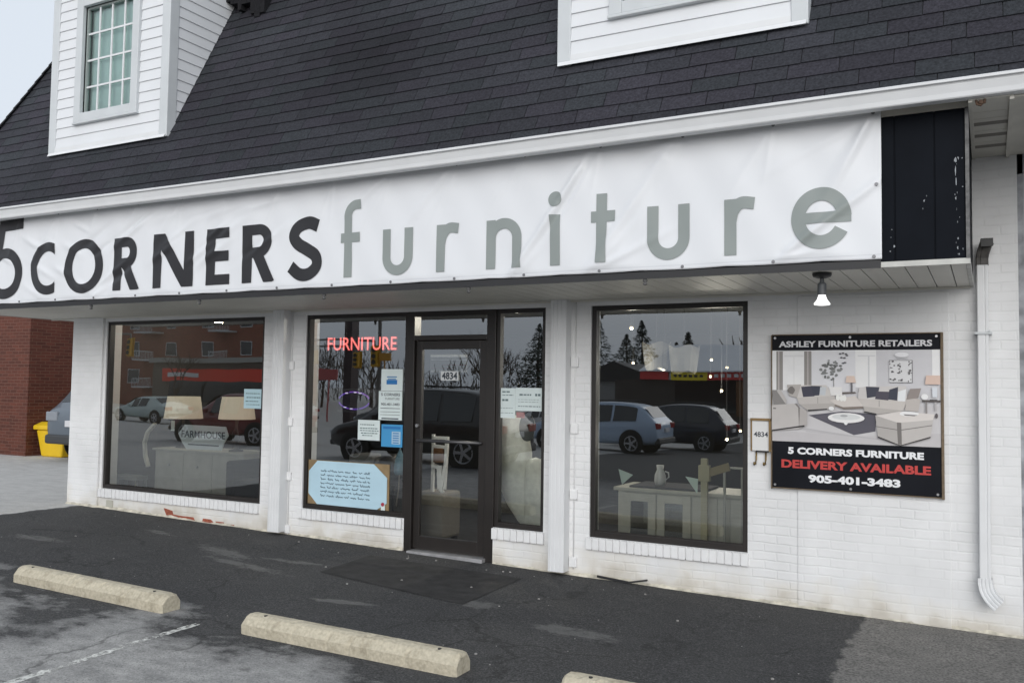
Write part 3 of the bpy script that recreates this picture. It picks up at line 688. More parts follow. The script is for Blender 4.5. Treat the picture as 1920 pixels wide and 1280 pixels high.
# dormers
def dormer(x0, x1, zb, yf, zt, eave):
    """front at yf; cheeks run back to the roof slope"""
    dm = MB(); p = .1115
    yroof = lambda z: Y0 + (z - Z0) / SL
    wx0, wx1, wz0, wz1 = x0 + .435, x1 - .435, zb + .30, zb + 1.70
    z = zb + .055
    while z < zt:
        zn = min(z + p, zt)
        segs = [(x0 + .1, x1 - .1)]
        if zn > wz0 + .02 and z < wz1 - .02: segs = [(x0 + .1, wx0 + .02), (wx1 - .02, x1 - .1)]
        for a, b in segs:
            # each course: lower lip stands out, upper edge tucks in
            dm.add([(a, yf - .014, z), (b, yf - .014, z), (b, yf - .003, zn), (a, yf - .003, zn), (a, yf + .0, z), (b, yf + .0, z)],
                   [(0, 1, 2, 3), (4, 5, 1, 0)])
        for sx, xx in ((1, x1), (-1, x0)):
            yb0, yb1 = yroof(z) - .01, yroof(zn) - .01
            ys = yf + .09
            if yb1 > ys:
                a0 = max(yb0, ys)
                dm.add([(xx + sx * .012, ys, z), (xx + sx * .012, a0, z), (xx + sx * .002, yb1, zn), (xx + sx * .002, ys, zn), (xx, ys, z), (xx, a0, z)],
                       [(0, 1, 2, 3), (4, 5, 1, 0)])
        z += p
    # body behind the boards
    core = [(yf + .001, zb + .0), (yf + .001, zt), (yroof(zt) + .05, zt), (yroof(zb) + .05, zb)]
    for xx in (x0 + .001, x1 - .001):
        dm.add([(xx, y, z) for y, z in core], [(0, 1, 2, 3)])
    c = MB()
    d = dm.build('dormer', M_SIDING, shop, fixn=False)
    # corner posts and base board
    for xa, xb in ((x0 - .012, x0 + .105), (x1 - .105, x1 + .014)): MB().box(xa, xb, yf - .022, yf + .10, zb - .02, zt).build('corner_board', M_WHITE2, d, bevel=.008)
    t = MB(); t.box(x0 + .105, x1 - .105, yf - .020, yf + .02, zb + .005, zb + .055)
    t.add([(x0, yf - .024, zb + .006), (x1, yf - .024, zb + .006), (x1, yf - .040, zb - .028), (x0, yf - .040, zb - .028)], [(3, 2, 1, 0)])
    t.build('base_flashing', M_WHITE, d)
    # casing
    f = frame_mb(wx0, wx1, wz0, wz1, .105, yf - .045, yf + .0, .095)
    f.box(wx0 - .01, wx1 + .01, yf - .052, yf - .0, wz0 - .025, wz0)
    cs = f.build('window_casing', M_WHITE2, d, bevel=.006)
    gx0, gx1, g0, g1 = wx0 + .105, wx1 - .105, wz0 + .095, wz1 - .105
    s_ = frame_mb(gx0, gx1, g0, g1, .022, yf + .012, yf + .05)
    s_.build('sash', mat('sash_grey', (.30, .34, .33), .5) if 'sash_grey' not in MATS else MATS['sash_grey'], d)
    mu = MB()
    for k in range(1, 4): xx = gx0 + (gx1 - gx0) * k / 4; mu.box(xx - .010, xx + .010, yf + .018, yf + .032, g0 + .02, g1 - .02)
    nrow = 4
    for k in range(1, nrow): zz = g0 + (g1 - g0) * k / nrow; mu.box(gx0 + .02, gx1 - .02, yf + .0185, yf + .0315, zz - .010, zz + .010)
    mu.build('muntin_grid', M_WHITE, d)
    pane(gx0 + .01, gx1 - .01, g0 + .01, g1 - .01, yf + .036, d, M_GLASSD)
    bl = MB(); bl.box(gx0 - .0, gx1 + .0, yf + .085, yf + .095, g0 - .0, g1 + .0)
    bl.build('blind', mat('blind_sage', (.72, .80, .78), .8, var=.05, vscale=3) if 'blind_sage' not in MATS else MATS['blind_sage'], d)
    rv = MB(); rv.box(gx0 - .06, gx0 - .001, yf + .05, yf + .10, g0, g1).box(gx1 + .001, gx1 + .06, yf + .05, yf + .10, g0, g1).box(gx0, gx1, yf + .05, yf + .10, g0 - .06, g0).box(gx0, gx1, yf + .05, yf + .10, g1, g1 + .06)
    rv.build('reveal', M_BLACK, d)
    # roof with wide shingled eaves
    r = MB(); cx = (x0 + x1) / 2; ov = .10; ze = 6.46
    hw = (x1 - x0) / 2 + ov; yb = 1.6
    pr = [(cx - hw, ze), (cx, ze + 1.05), (cx + hw, ze), (cx + hw, ze + .09), (cx, ze + 1.17), (cx - hw, ze + .09)]
    r.prism_y([(a, b) for a, b in pr], yf - .32, yb, 0, (.03, .03, .034))
    r.box(x0 + .02, x1 - .02, yf + .002, yb, zt - .12, zt + .02, 0, (.4, .4, .4))
    r.build('dormer_roof', M_SHINGLE, d, fixn=True)
    # dark ragged saddle where the dormer roof runs back into the mansard
    e = MB(); xx = x1
    for k in range(9):
        L = rs.uniform(.05, .085); dr_ = (.03, .06, .05, .12, .05, .04, .16, .20, .15)[k]; ye = yroof(5.9) + .02
        e.box(xx, xx + L * .96, ye - .16, ye + .6, 5.93 - dr_ - .012 * k, 6.2, 0, (.014, .014, .016)); xx += L
    e.build('roof_saddle', M_SHINGLE, d)
    return d
dormer(-9.345, -7.45, 4.215, -1.213, 6.45, 5.93)
dormer(-2.985, -1.085, 4.235, -1.201, 6.45, 5.93)

# downspout on the right
def ribbed_tube(mb, path, w_, d_, ribs=4):
    """rectangular fluted spout swept along a path in the x,z plane at given y"""
    ring = []
    for k in range(ribs):
        a = -w_ / 2 + w_ * k / ribs; q = w_ / ribs
        ring += [(a + q * .1, -d_ / 2), (a + q * .55, -d_ / 2), (a + q * .68, -d_ / 2 + .006), (a + q * .95, -d_ / 2 + .006)]
    ring += [(w_ / 2, -d_ / 2 + .003), (w_ / 2, d_ / 2), (-w_ / 2, d_ / 2), (-w_ / 2, -d_ / 2 + .003)]
    if ribs <= 2: ring = [(-w_ / 2, -d_ / 2 + .005), (-w_ * .42, -d_ / 2), (w_ * .10, -d_ / 2), (w_ * .15, -d_ / 2 + .004), (w_ * .21, -d_ / 2 + .004), (w_ * .26, -d_ / 2), (w_ * .42, -d_ / 2), (w_ / 2, -d_ / 2 + .005), (w_ / 2, d_ / 2), (-w_ / 2, d_ / 2)]
    n = len(ring); vs = []
    for i, (x, y, z) in enumerate(path):
        p0 = path[max(i - 1, 0)]; p1 = path[min(i + 1, len(path) - 1)]
        dx, dz = p1[0] - p0[0], p1[2] - p0[2]; l = math.hypot(dx, dz); nx, nz = -dz / l, dx / l
        vs += [(x + a * nx * (1 if 1 else 0), y + b, z + a * nz) for a, b in ring]
    fs = [(i * n + k, i * n + (k + 1) % n, (i + 1) * n + (k + 1) % n, (i + 1) * n + k) for i in range(len(path) - 1) for k in range(n)]
    mb.add(vs, fs)
sp_ = MB(); ribbed_tube(sp_, [(-.03, -.06, 2.628), (-.03, -.06, 2.0), (-.032, -.06, 1.0), (-.035, -.06, .32)], .074, .058, 2)
spo = sp_.build('downspout', M_WHITE, shop)
mb = MB(); pts = [(-.035, -.062, .325), (-.035, -.062, .29), (-.030, -.066, .255), (-.018, -.075, .222), (.002, -.09, .193), (.024, -.105, .170), (.05, -.12, .150)]
ribbed_tube(mb, pts, .098, .078); mb.build('elbow', M_WHITE, spo)
mb = MB(); pts = [(-.03, -.06, 2.62), (-.03, -.06, 2.67), (-.024, -.075, 2.71), (-.008, -.10, 2.755), (.004, -.12, 2.79)]
ribbed_tube(mb, pts, .084, .068, 2); mb.build('elbow', mat('shaded_elbow', (.07, .066, .062), .6, var=.3, vscale=20), spo)  # shadow on the top elbow is put into its dark colour
o_ = MB(); o_.add([(-.040, -.162, 2.80), (.048, -.162, 2.765), (.048, -.085, 2.765), (-.040, -.085, 2.80)], [(0, 1, 2, 3)]).box(-.036, .044, -.166, -.160, 2.745, 2.805)
o_.build('open_mouth', M_BLACK, spo)
mb = MB(); mb.box(-.085, .03, -.103, 0, 2.105, 2.122).lathe([(.008, -.006), (.008, 0)], .012, -.104, 2.128, 8, axis='y')
mb.build('strap', M_WHITE2, spo)

# floodlight under the soffit
fl = thing('floodlight', 'black ceiling spot with bare white reflector bulb under the soffit', 'spotlight', (-.99, -1.2, ZS))
MB().lathe([(.062, 0), (.064, -.012), (.058, -.026), (.03, -.036)], -.99, -1.2, ZS - .001, 28).build('ceiling_plate', M_BLACK, fl, smooth=False)
MB().lathe([(.012, 0), (.016, -.03), (.02, -.036)], -.99, -1.2, ZS - .036, 14).lathe([(.021, 0), (.029, -.012), (.031, -.078), (.026, -.085)], -.99, -1.2, ZS - .066, 18).build('lamp_holder', mat('grey_socket', (.06, .065, .07), .5), fl, smooth=False)
MB().lathe([(.024, 0), (.026, -.012), (.03, -.022), (.034, -.034), (.050, -.055), (.054, -.062), (.052, -.068), (.03, -.072), (.0, -.073)], -.99, -1.2, ZS - .150, 24).build('bulb', mat('frosted_bulb', (.85, .86, .85), .3, emit=.55, emitcol=(1, 1, .97, 1)), fl, smooth=True)

# interior of the shop
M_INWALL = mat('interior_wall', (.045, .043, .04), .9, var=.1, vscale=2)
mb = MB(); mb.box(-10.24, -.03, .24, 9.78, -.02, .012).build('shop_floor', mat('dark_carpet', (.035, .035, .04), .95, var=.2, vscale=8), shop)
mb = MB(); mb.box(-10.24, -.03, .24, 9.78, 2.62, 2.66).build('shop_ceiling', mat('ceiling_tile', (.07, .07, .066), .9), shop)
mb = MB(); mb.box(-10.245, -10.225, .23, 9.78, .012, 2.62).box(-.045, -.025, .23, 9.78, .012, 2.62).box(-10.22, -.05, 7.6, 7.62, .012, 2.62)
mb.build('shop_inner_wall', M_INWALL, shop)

# ------------------------------------------------------------------ vinyl banner
BX0, BX1, BZ0, BZ1 = -10.55, -.592, 2.520, 3.494
rs = random.Random(77)
creases = []
def cr(x0, z0, x1, z1, a, w_, fade=.9): creases.append((x0, z0, x1, z1, a, w_, fade))
GX = [-.64 - .635 * k for k in range(16)]
for k, gx in enumerate(GX):
    s = rs.uniform(.5, 1)
    cr(gx, 3.48, gx - rs.uniform(.25, .55), 3.48 - rs.uniform(.45, .75), .006 * s, .030)
    cr(gx, 3.48, gx - rs.uniform(.05, .2), 3.48 - rs.uniform(.3, .5), .004 * s, .02)
cr(-.63, 3.48, -1.05, 2.75, .012, .035); cr(-.63, 3.48, -.9, 2.95, .008, .025); cr(-.63, 3.48, -1.4, 3.1, .006, .035)
cr(-1.28, 2.54, -.62, 3.02, .014, .030, .5); cr(-1.28, 2.54, -.9, 2.62, .006, .025); cr(-1.28, 2.54, -.95, 2.85, -.008, .03)
cr(-1.93, 3.48, -2.62, 2.56, .016, .042, .35); cr(-1.93, 3.48, -2.45, 2.75, -.010, .035); cr(-1.93, 3.48, -2.35, 3.28, .012, .05)
cr(-2.58, 3.48, -3.28, 2.56, .018, .036, .3); cr(-2.58, 3.48, -3.0, 2.8, -.012, .03); cr(-2.58, 3.48, -2.9, 3.3, .008, .035)
cr(-2.6, 2.54, -1.9, 2.85, .009, .03); cr(-2.6, 2.54, -2.2, 2.95, .008, .03); cr(-3.23, 2.54, -2.9, 2.9, .007, .03)
cr(-3.86, 3.48, -4.4, 2.9, .010, .035); cr(-4.48, 3.48, -5.0, 3.1, .009, .03)
for k in range(15):      # slack waves through the dark letters
    x = rs.uniform(-8.4, -5.6); z = rs.uniform(2.55, 3.25); L = rs.uniform(.4, 1.0)
    cr(x - L / 2, z - L * .22, x + L / 2, z + L * .30, rs.uniform(.011, .020) * rs.choice((1, 1, -1)), rs.uniform(.024, .045), 'mid')
for k in range(10):
    x = rs.uniform(-10.4, -8.2); z = rs.uniform(2.6, 3.35); L = rs.uniform(.4, .9)
    cr(x - L / 2, z + L * .2, x + L / 2, z - L * .25, rs.uniform(.009, .018), rs.uniform(.025, .05), 'mid')
for k in range(5):
    x = rs.uniform(-8.6, -5.2); cr(x - .6, 3.2 + rs.uniform(-.05, .1), x + .6, 3.42, rs.uniform(.006, .012), .035, 'mid')
def banner_h(x, z):
    h = 0
    for x0, z0, x1, z1, a, w_, fade in creases:
        dx, dz = x1 - x0, z1 - z0; L2 = dx * dx + dz * dz
        t = ((x - x0) * dx + (z - z0) * dz) / L2
        if t < -.15 or t > 1.15: continue
        d = ((x - x0) * dz - (z - z0) * dx) / math.sqrt(L2)
        if abs(d) > 3.5 * w_: continue
        if fade == 'mid': e = .55 * math.exp(-((t - .5) / .26) ** 2)
        else: e = min(1, max(0, t * 6)) * (1 - min(1, max(0, t)) * fade) * (1 if t < 1 else max(0, 1 - (t - 1) * 7)) if t > 0 else 0
        h += 1.6 * a * e * math.exp(-(d / w_) ** 2)
    h += .004 * math.sin(x * 4.1 + z * 2.3) + .003 * math.sin(x * 9.3 - z * 5.2) + .0022 * math.sin(x * 17 + z * 9)
    return h
def banner_y(x, z):
    e = min(1, min(z - BZ0, BZ1 - z) / .05); e = max(e, 0)
    return -1.385 - (.35 + .65 * e) * (banner_h(x, z) + .006)
ban = thing('shop_banner', 'long white vinyl banner reading 5 CORNERS furniture across the canopy', 'banner', (-5.5, -1.39, 2.52))
mb = MB(); nx, nz = 1000, 80; vs = []
for i in range(nx + 1):
    x = BX0 + (BX1 - BX0) * i / nx
    g = min(abs(x - a) for a in GX)
    for j in range(nz + 1):
        t = j / nz; z = BZ0 + (BZ1 - BZ0) * t
        sag = -.012 * (g / .317) ** 2 * max(0, (t - .8) / .2) + .006 * (g / .317) ** 2 * max(0, (.2 - t) / .2)
        vs.append((x, banner_y(x, z), z + sag))
fs = [(i * (nz + 1) + j, (i + 1) * (nz + 1) + j, (i + 1) * (nz + 1) + j + 1, i * (nz + 1) + j + 1) for i in range(nx) for j in range(nz)]
mb.add(vs, fs)
M_VINYL = mat('white_vinyl', (.72, .735, .76), .38, var=.012, vscale=1.5, spec=.45)
bs = mb.build('vinyl_sheet', M_VINYL, ban, smooth=True, fixn=False)
so = bs.modifiers.new('thick', 'SOLIDIFY'); so.thickness = .0012; so.offset = -1
# hem lines
mb = MB()
for z in (BZ0 + .030, BZ1 - .032):
    for i in range(220):
        xa = BX0 + (BX1 - BX0) * i / 220; xb = BX0 + (BX1 - BX0) * (i + 1) / 220
        mb.add([(xa, banner_y(xa, z) - .0015, z), (xb, banner_y(xb, z) - .0015, z), (xb, banner_y(xb, z + .003) - .0015, z + .003), (xa, banner_y(xa, z + .003) - .0015, z + .003)], [(0, 1, 2, 3)])
mb.build('hem_stitching', mat('hem_grey', (.60, .62, .65), .6), ban, fixn=False)
mat('grommet_grey', (.20, .20, .21), .4, metal=.5)
for gx, z in [(gx, z) for gx in GX for z in (BZ0 + .018, BZ1 - .018)] + [(BX1 - .03, 3.006)]:
    MB().lathe([(.011, -.004), (.012, 0)], gx, banner_y(gx, z) - .002, z, 12, axis='y').build('grommet', MATS['grommet_grey'], ban)

# letters as bent strips following the vinyl
class Letters:
    def __init__(s): s.mb = MB(); s.k = 0
    def stroke(s, pts, w_, clip=None, wz=None):
        """pts centreline in x,z; w_ width; wz optional different width for the horizontal runs"""
        P = [Vector(p) for p in pts]; Q = [P[0]]
        for a, b in zip(P, P[1:]):
            if (b - a).length < 1e-5: continue
            n = max(1, int((b - a).length / .012))
            Q += [a + (b - a) * (i / n) for i in range(1, n + 1)]
        s.k += 1; off = .0048 + .00025 * (s.k % 5); na = 8; vs = []
        for i, p in enumerate(Q):
            d = (Q[min(i + 1, len(Q) - 1)] - Q[max(i - 1, 0)]).normalized(); nrm = Vector((-d.y, d.x))
            ww = w_ if wz is None else w_ * abs(d.y) + wz * abs(d.x) if False else (w_ if wz is None else math.hypot(w_ * d.y, wz * d.x))
            for k in range(na + 1):
                q = p + nrm * ww * (k / na - .5)
                if clip: q = Vector((min(max(q.x, clip[0]), clip[1]), min(max(q.y, clip[2]), clip[3])))
                vs.append((q.x, banner_y(q.x, q.y) - off, q.y))
        fs = [(i * (na + 1) + k, (i + 1) * (na + 1) + k, (i + 1) * (na + 1) + k + 1, i * (na + 1) + k + 1) for i in range(len(Q) - 1) for k in range(na)]
        s.mb.add(vs, fs)
    def disc(s, cx, cz, r):
        n = 28; vs = [(cx, banner_y(cx, cz) - .005, cz)]
        for q in (.5, 1): vs += [(cx + r * q * math.cos(2 * math.pi * k / n), banner_y(cx + r * q * math.cos(2 * math.pi * k / n), cz + r * q * math.sin(2 * math.pi * k / n)) - .005, cz + r * q * math.sin(2 * math.pi * k / n)) for k in range(n)]
        fs = [(0, 1 + k, 1 + (k + 1) % n) for k in range(n)] + [(1 + k, 1 + n + k, 1 + n + (k + 1) % n, 1 + (k + 1) % n) for k in range(n)]
        s.mb.add(vs, fs)
def arc(cx, cz, rx, rz, a0, a1, n=40): return [(cx + rx * math.cos(rad(a0 + (a1 - a0) * i / n)), cz + rz * math.sin(rad(a0 + (a1 - a0) * i / n))) for i in range(n + 1)]
def spline(pts, n=10):
    P = [Vector(p) for p in pts]; P = [P[0] * 2 - P[1]] + P + [P[-1] * 2 - P[-2]]; out = []
    for i in range(1, len(P) - 2):
        for k in range(n):
            t = k / n; a, b, c, d = P[i - 1:i + 3]
            out.append(.5 * ((2 * b) + (c - a) * t + (2 * a - 5 * b + 4 * c - d) * t * t + (3 * b - a - 3 * c + d) * t ** 3))
    out.append(P[-2]); return out
DK = Letters(); st, hz = .122, .098; zb, zt = 2.598, 3.140
# 5
DK.stroke([(-9.93, 3.405), (-9.488, 3.415)], .125, clip=(-10.4, -9.488, 2.5, 3.477)); DK.stroke([(-9.875, 3.42), (-9.955, 3.08)], .125)
DK.stroke(arc(-9.805, 2.862, .252, .232, 128, -150), .125, wz=.115)
# C
DK.stroke(arc(-9.03, 2.8825, .247, .237, 48, 312), st, clip=(-9.4, -8.912, 2.5, 3.3), wz=hz)
# O
DK.stroke(arc(-8.443, 2.8775, .247, .240, -3, 183, 34), st, wz=hz); DK.stroke(arc(-8.443, 2.8775, .247, .240, 177, 363, 34), st, wz=hz)
def capR(x0, x1):
    w_ = x1 - x0
    DK.stroke([(x0 + st / 2, zb), (x0 + st / 2, zt)], st)
    zc, r = 2.985, .106; xr = x0 + w_ * .50
    DK.stroke([(x0 + st * .6, zt - hz / 2), (xr, zt - hz / 2)] + arc(xr, zc, w_ * .88 - w_ * .50 - st / 2, r, 90, -90, 24) + [(x0 + st * .6, zc - r)], hz * 1.05, wz=hz)
    DK.stroke([(x0 + w_ * .42, 2.88), (x1 - .070, zb - .02)], st * 1.02, clip=(-99, 99, zb, 3.3))
capR(-7.969, -7.552); capR(-6.160, -5.732)
# N
DK.stroke([(-7.367 + st / 2, zb), (-7.367 + st / 2, zt)], st); DK.stroke([(-6.806 - st / 2, zb), (-6.806 - st / 2, zt)], st)
DK.stroke([(-7.367 + st * .52, zt + .02), (-6.806 - st * .52, zb - .02)], st * 1.02, clip=(-99, 99, zb, zt))
# E
DK.stroke([(-6.634 + st / 2, zb), (-6.634 + st / 2, zt)], st)
for z, x1 in ((zb + hz / 2, -6.322), (2.872, -6.335), (zt - hz / 2, -6.320)): DK.stroke([(-6.634 + st * .5, z), (x1, z)], hz)
# S
bx, bz, bw_, bh_ = -5.596, 2.588, .398, .578
DK.stroke(spline([(bx + u * bw_, bz + v * bh_) for u, v in ((.86, .845), (.60, .905), (.30, .85), (.175, .71), (.30, .585), (.56, .485), (.80, .375), (.83, .22), (.62, .105), (.34, .11), (.085, .235))]), .113)
DK.mb.build('dark_lettering', mat('dark_print', (.022, .022, .025), .42, spec=.45), ban, smooth=True, fixn=False)
GR = Letters(); q = .084; base, xh = 2.598, 2.988
GR.stroke([(-4.912, base), (-4.912, 3.13)] + arc(-4.912 + .095, 3.135, .095, .095, 180, 84, 16) + [(-4.774, 3.230)], q)
GR.stroke([(-4.993, 2.945), (-4.782, 2.945)], q)
def low_u(x0, x1, w_):
    r = (x1 - x0) / 2 - w_ / 2; cx = (x0 + x1) / 2
    GR.stroke([(x0 + w_ / 2, xh), (x0 + w_ / 2, base - .006 + w_ / 2 + r)] + arc(cx, base - .006 + w_ / 2 + r, r, r, 180, 360, 26) + [(x1 - w_ / 2, xh)], w_)
def low_r(x0, x1, w_):
    GR.stroke([(x0 + w_ / 2, base), (x0 + w_ / 2, xh)], w_)
    GR.stroke(spline([(x0 + w_ * .5, 2.83), (x0 + w_ * .75, 2.905), (x0 + w_ * 1.4, 2.957), (x1 - .036, 2.948)]), w_)
low_u(-4.537, -4.224, q); low_r(-3.992, -3.748, q)
x0, x1 = -3.521, -3.203; r_ = (x1 - x0) / 2 - q / 2
GR.stroke([(x0 + q / 2, base), (x0 + q / 2, xh)], q); GR.stroke(arc((x0 + x1) / 2, xh + .010 - q / 2 - r_, r_, r_, 180, 0, 26) + [(x1 - q / 2, base)], q)
GR.stroke([(-2.911, base), (-2.911, xh)], q); GR.disc(-2.911, 3.108, .060)
GR.stroke([(-2.530, base), (-2.530, 3.118)], q); GR.stroke([(-2.615, 2.945), (-2.423, 2.945)], q)
low_u(-2.172, -1.858, q); low_r(-1.608, -1.364, q)
ew = .090; cx, cz, er = -.964, 2.812, .191 - ew / 2
GR.stroke(arc(cx, cz, er, .2055 - ew / 2, 2, 330, 60), ew); GR.stroke([(cx - er, cz + .002), (cx + .189, cz + .002)], ew * .82)
GR.mb.build('grey_lettering', mat('grey_print', lin((139, 146, 144)), .42, spec=.45), ban, smooth=True, fixn=False)

# ------------------------------------------------------------------ advertising board on the wall
ad = thing('advertising_board', 'framed printed board with a living room photo and delivery phone number', 'sign board', (-.94, -.02, 1.5))
AX0, AX1, AZ0, AZ1 = -1.565, -.318, .885, 2.118
mb = MB(); mb.box(-1.575, -1.566, -.05, -.0125, .868, 2.124).box(-.316, -.297, -.052, -.0125, .868, 2.128).box(-1.566, -.316, -.05, -.0125, .876, .884).box(-1.566, -.316, -.05, -.0125, 2.119, 2.128)
mb.build('wood_frame', M_WOOD, ad, bevel=.003)
MB().box(AX0, AX1, -.040, -.0125, AZ0, AZ1).build('black_panel', mat('black_print', (.008, .009, .013), .5, spec=.12, var=.2, vscale=3), ad, bevel=.002)
pic = MB(); PZ0, PZ1 = 1.258, 1.996
layer = [0]
def pc(pts, rgb):
    if sum(rgb) > 330: g_ = sum(rgb) / 3; rgb = tuple(g_ + (c_ - g_) * .6 for c_ in rgb)
    """polygon in picture units measured on the print: u right 0..1765, v down 0..1000"""
    layer[0] += 1; y = -.0405 - .00012 * layer[0]
    vs = [(AX0 + min(max((x - 45) / 1775, 0), 1) * (AX1 - AX0), y, PZ1 - min(max((v - 205) / 995, 0), 1) * (PZ1 - PZ0)) for x, v in pts]
    pic.add(vs, [tuple(range(len(vs)))], 0, tuple(min(.82, c_ * (1.5 if sum(rgb) > 420 else 1.0)) for c_ in lin(rgb)[:3]))
def pell(cx, cy, rx, ry, rgb, n=18, jit=0): pc([(cx + rx * math.cos(2 * math.pi * k / n) * (1 + random.uniform(-jit, jit)), cy + ry * math.sin(2 * math.pi * k / n) * (1 + random.uniform(-jit, jit))) for k in range(n)], rgb)
def prect(x0, y0, x1, y1, rgb): pc([(x0, y0), (x1, y0), (x1, y1), (x0, y1)], rgb)
prect(45, 205, 1820, 1200, (168, 167, 171)); prect(480, 205, 960, 640, (182, 182, 187)); prect(1175, 205, 1740, 640, (170, 169, 174))
prect(45, 205, 92, 900, (206, 206, 205)); prect(165, 215, 410, 640, (203, 204, 203)); prect(180, 255, 400, 275, (185, 185, 185)); prect(280, 270, 300, 640, (190, 190, 190)); prect(215, 420, 400, 432, (193, 193, 193))
prect(92, 215, 166, 640, (146, 139, 134)); prect(112, 215, 126, 640, (158, 151, 146)); prect(405, 215, 486, 640, (146, 139, 134)); prect(440, 215, 452, 640, (157, 150, 145))
prect(960, 205, 1178, 600, (199, 199, 203)); prect(985, 260, 1170, 272, (178, 178, 182)); prect(1092, 270, 1108, 600, (172, 172, 176)); prect(1110, 300, 1165, 500, (212, 212, 214))
prect(1740, 205, 1820, 520, (196, 195, 206)); prect(1752, 205, 1768, 470, (214, 214, 226))
pc([(45, 900), (480, 800), (1820, 780), (1820, 1200), (45, 1200)], (166, 163, 165)); pc([(45, 1080), (900, 1120), (1820, 1060), (1820, 1200), (45, 1200)], (160, 156, 158))
for k in range(5): pc([(60 + k * 90, 1000 + 20 * k), (900 + k * 120, 1110 + 10 * k), (910 + k * 120, 1118 + 10 * k), (60 + k * 90, 1006 + 20 * k)], (150, 147, 150))
pc([(452, 908), (820, 858), (1180, 880), (1165, 1060), (940, 1106)], (86, 84, 94)); pc([(520, 920), (800, 880), (900, 890), (700, 985)], (94, 91, 101))
for k in range(46):
    a = random.uniform(0, 6.28); r_ = 108 * math.sqrt(random.random()); sh = random.randint(96, 138)
    pell(705 + r_ * math.cos(a) * 1.05, 418 + r_ * math.sin(a), random.uniform(12, 26), random.uniform(8, 18), (sh, sh + 3, sh + 2), 8, .25)
prect(726, 500, 733, 600, (120, 116, 112))
for x_, y_ in ((800, 245), (830, 238), (862, 246), (812, 285), (846, 290), (830, 345), (850, 338), (872, 262)): pell(x_, y_, 16, 8, (84, 84, 88), 8, .2)
prect(1312, 312, 1548, 548, (181, 181, 183))
for a in ((1312, 312, 1548, 318), (1312, 542, 1548, 548), (1540, 312, 1548, 548)): prect(*a, (112, 110, 112))
for k in range(34): pell(1312 + random.choice((random.uniform(0, 60), random.uniform(90, 130), random.uniform(190, 232))), random.uniform(325, 535), random.uniform(5, 16), random.uniform(4, 12), (92, 90, 92), 7, .4)
pell(1440, 258, 70, 26, (192, 192, 196)); prect(1380, 290, 1500, 296, (150, 150, 152))
pc([(215, 582), (372, 575), (380, 660), (330, 722), (240, 700)], (152, 145, 139)); pc([(372, 585), (650, 580), (690, 640), (700, 705), (330, 722)], (172, 166, 161)); pc([(330, 722), (740, 692), (748, 772), (350, 792)], (163, 156, 150)); pc([(352, 792), (748, 772), (740, 832), (445, 858)], (150, 143, 137)); pc([(445, 850), (660, 832), (660, 842), (455, 866)], (46, 44, 46))
pc([(375, 602), (500, 590), (522, 702), (396, 712)], (62, 62, 76)); pc([(482, 590), (602, 592), (572, 692), (512, 696)], (56, 59, 73)); pc([(585, 600), (652, 604), (640, 690), (575, 690)], (160, 166, 172)); pell(265, 640, 40, 40, (120, 112, 106), 10, .2)
prect(555, 715, 560, 780, (138, 131, 126))
pc([(868, 480), (952, 480), (968, 552), (858, 552)], (193, 163, 144)); prect(912, 552, 932, 655, (108, 106, 110)); pc([(680, 600), (820, 598), (822, 690), (700, 690)], (192, 190, 188)); pc([(820, 655), (960, 650), (970, 662), (822, 672)], (92, 82, 76))
pc([(690, 742), (960, 690), (1030, 775), (1040, 800), (830, 812), (740, 782)], (178, 168, 160)); pc([(740, 782), (830, 812), (1040, 800), (1040, 822), (840, 836), (740, 800)], (135, 118, 106))
for x_ in (775, 815, 845): pell(x_, 705 + (x_ % 3) * 6, 22, 34, (205, 198, 188), 10)
pc([(1000, 610), (1070, 590), (1480, 580), (1492, 735), (985, 722)], (174, 169, 166)); pc([(985, 718), (1485, 735), (1452, 835), (1042, 800)], (168, 160, 153)); pc([(1042, 800), (1452, 835), (1200, 880), (1056, 850)], (152, 145, 138)); prect(1205, 735, 1211, 800, (140, 133, 127)); pc([(1056, 850), (1180, 872), (1172, 886), (1046, 862)], (50, 48, 50))
pc([(1480, 722), (1560, 700), (1625, 720), (1600, 842), (1470, 835)], (160, 151, 144))
pc([(1072, 592), (1212, 596), (1192, 692), (1082, 712)], (60, 62, 76)); pc([(1182, 640), (1322, 642), (1302, 732), (1166, 720)], (73, 70, 82)); pc([(1312, 622), (1402, 590), (1392, 732), (1302, 722)], (54, 57, 72)); pc([(1402, 640), (1482, 612), (1470, 740), (1396, 738)], (190, 193, 200)); pc([(1522, 610), (1632, 602), (1602, 702), (1482, 722)], (150, 135, 128))
pc([(1682, 470), (1820, 470), (1820, 562), (1670, 562)], (193, 157, 137)); pc([(1738, 590), (1788, 590), (1788, 692), (1742, 692)], (176, 182, 190)); prect(1640, 722, 1820, 742, (86, 80, 78)); prect(1716, 716, 1790, 724, (40, 38, 42)); prect(1672, 742, 1690, 860, (140, 134, 132)); prect(1762, 742, 1780, 830, (150, 146, 146)); pell(1665, 690, 34, 30, (205, 205, 203)); pell(1780, 880, 14, 26, (90, 84, 86))
pc([(45, 640), (102, 640), (202, 758), (214, 802), (62, 804)], (137, 132, 129)); pc([(102, 652), (150, 640), (215, 752), (202, 790)], (158, 152, 148))
pc([(62, 804), (300, 786), (345, 815), (352, 1060), (62, 1085), (45, 1085), (45, 810)], (160, 154, 150)); pc([(345, 815), (440, 862), (442, 1012), (352, 1058)], (150, 143, 139)); pc([(300, 786), (330, 786), (362, 830), (352, 1058), (342, 830)], (128, 121, 117)); pc([(48, 1078), (412, 1016), (412, 1034), (48, 1092)], (52, 49, 50)); prect(60, 838, 92, 848, (70, 66, 66))
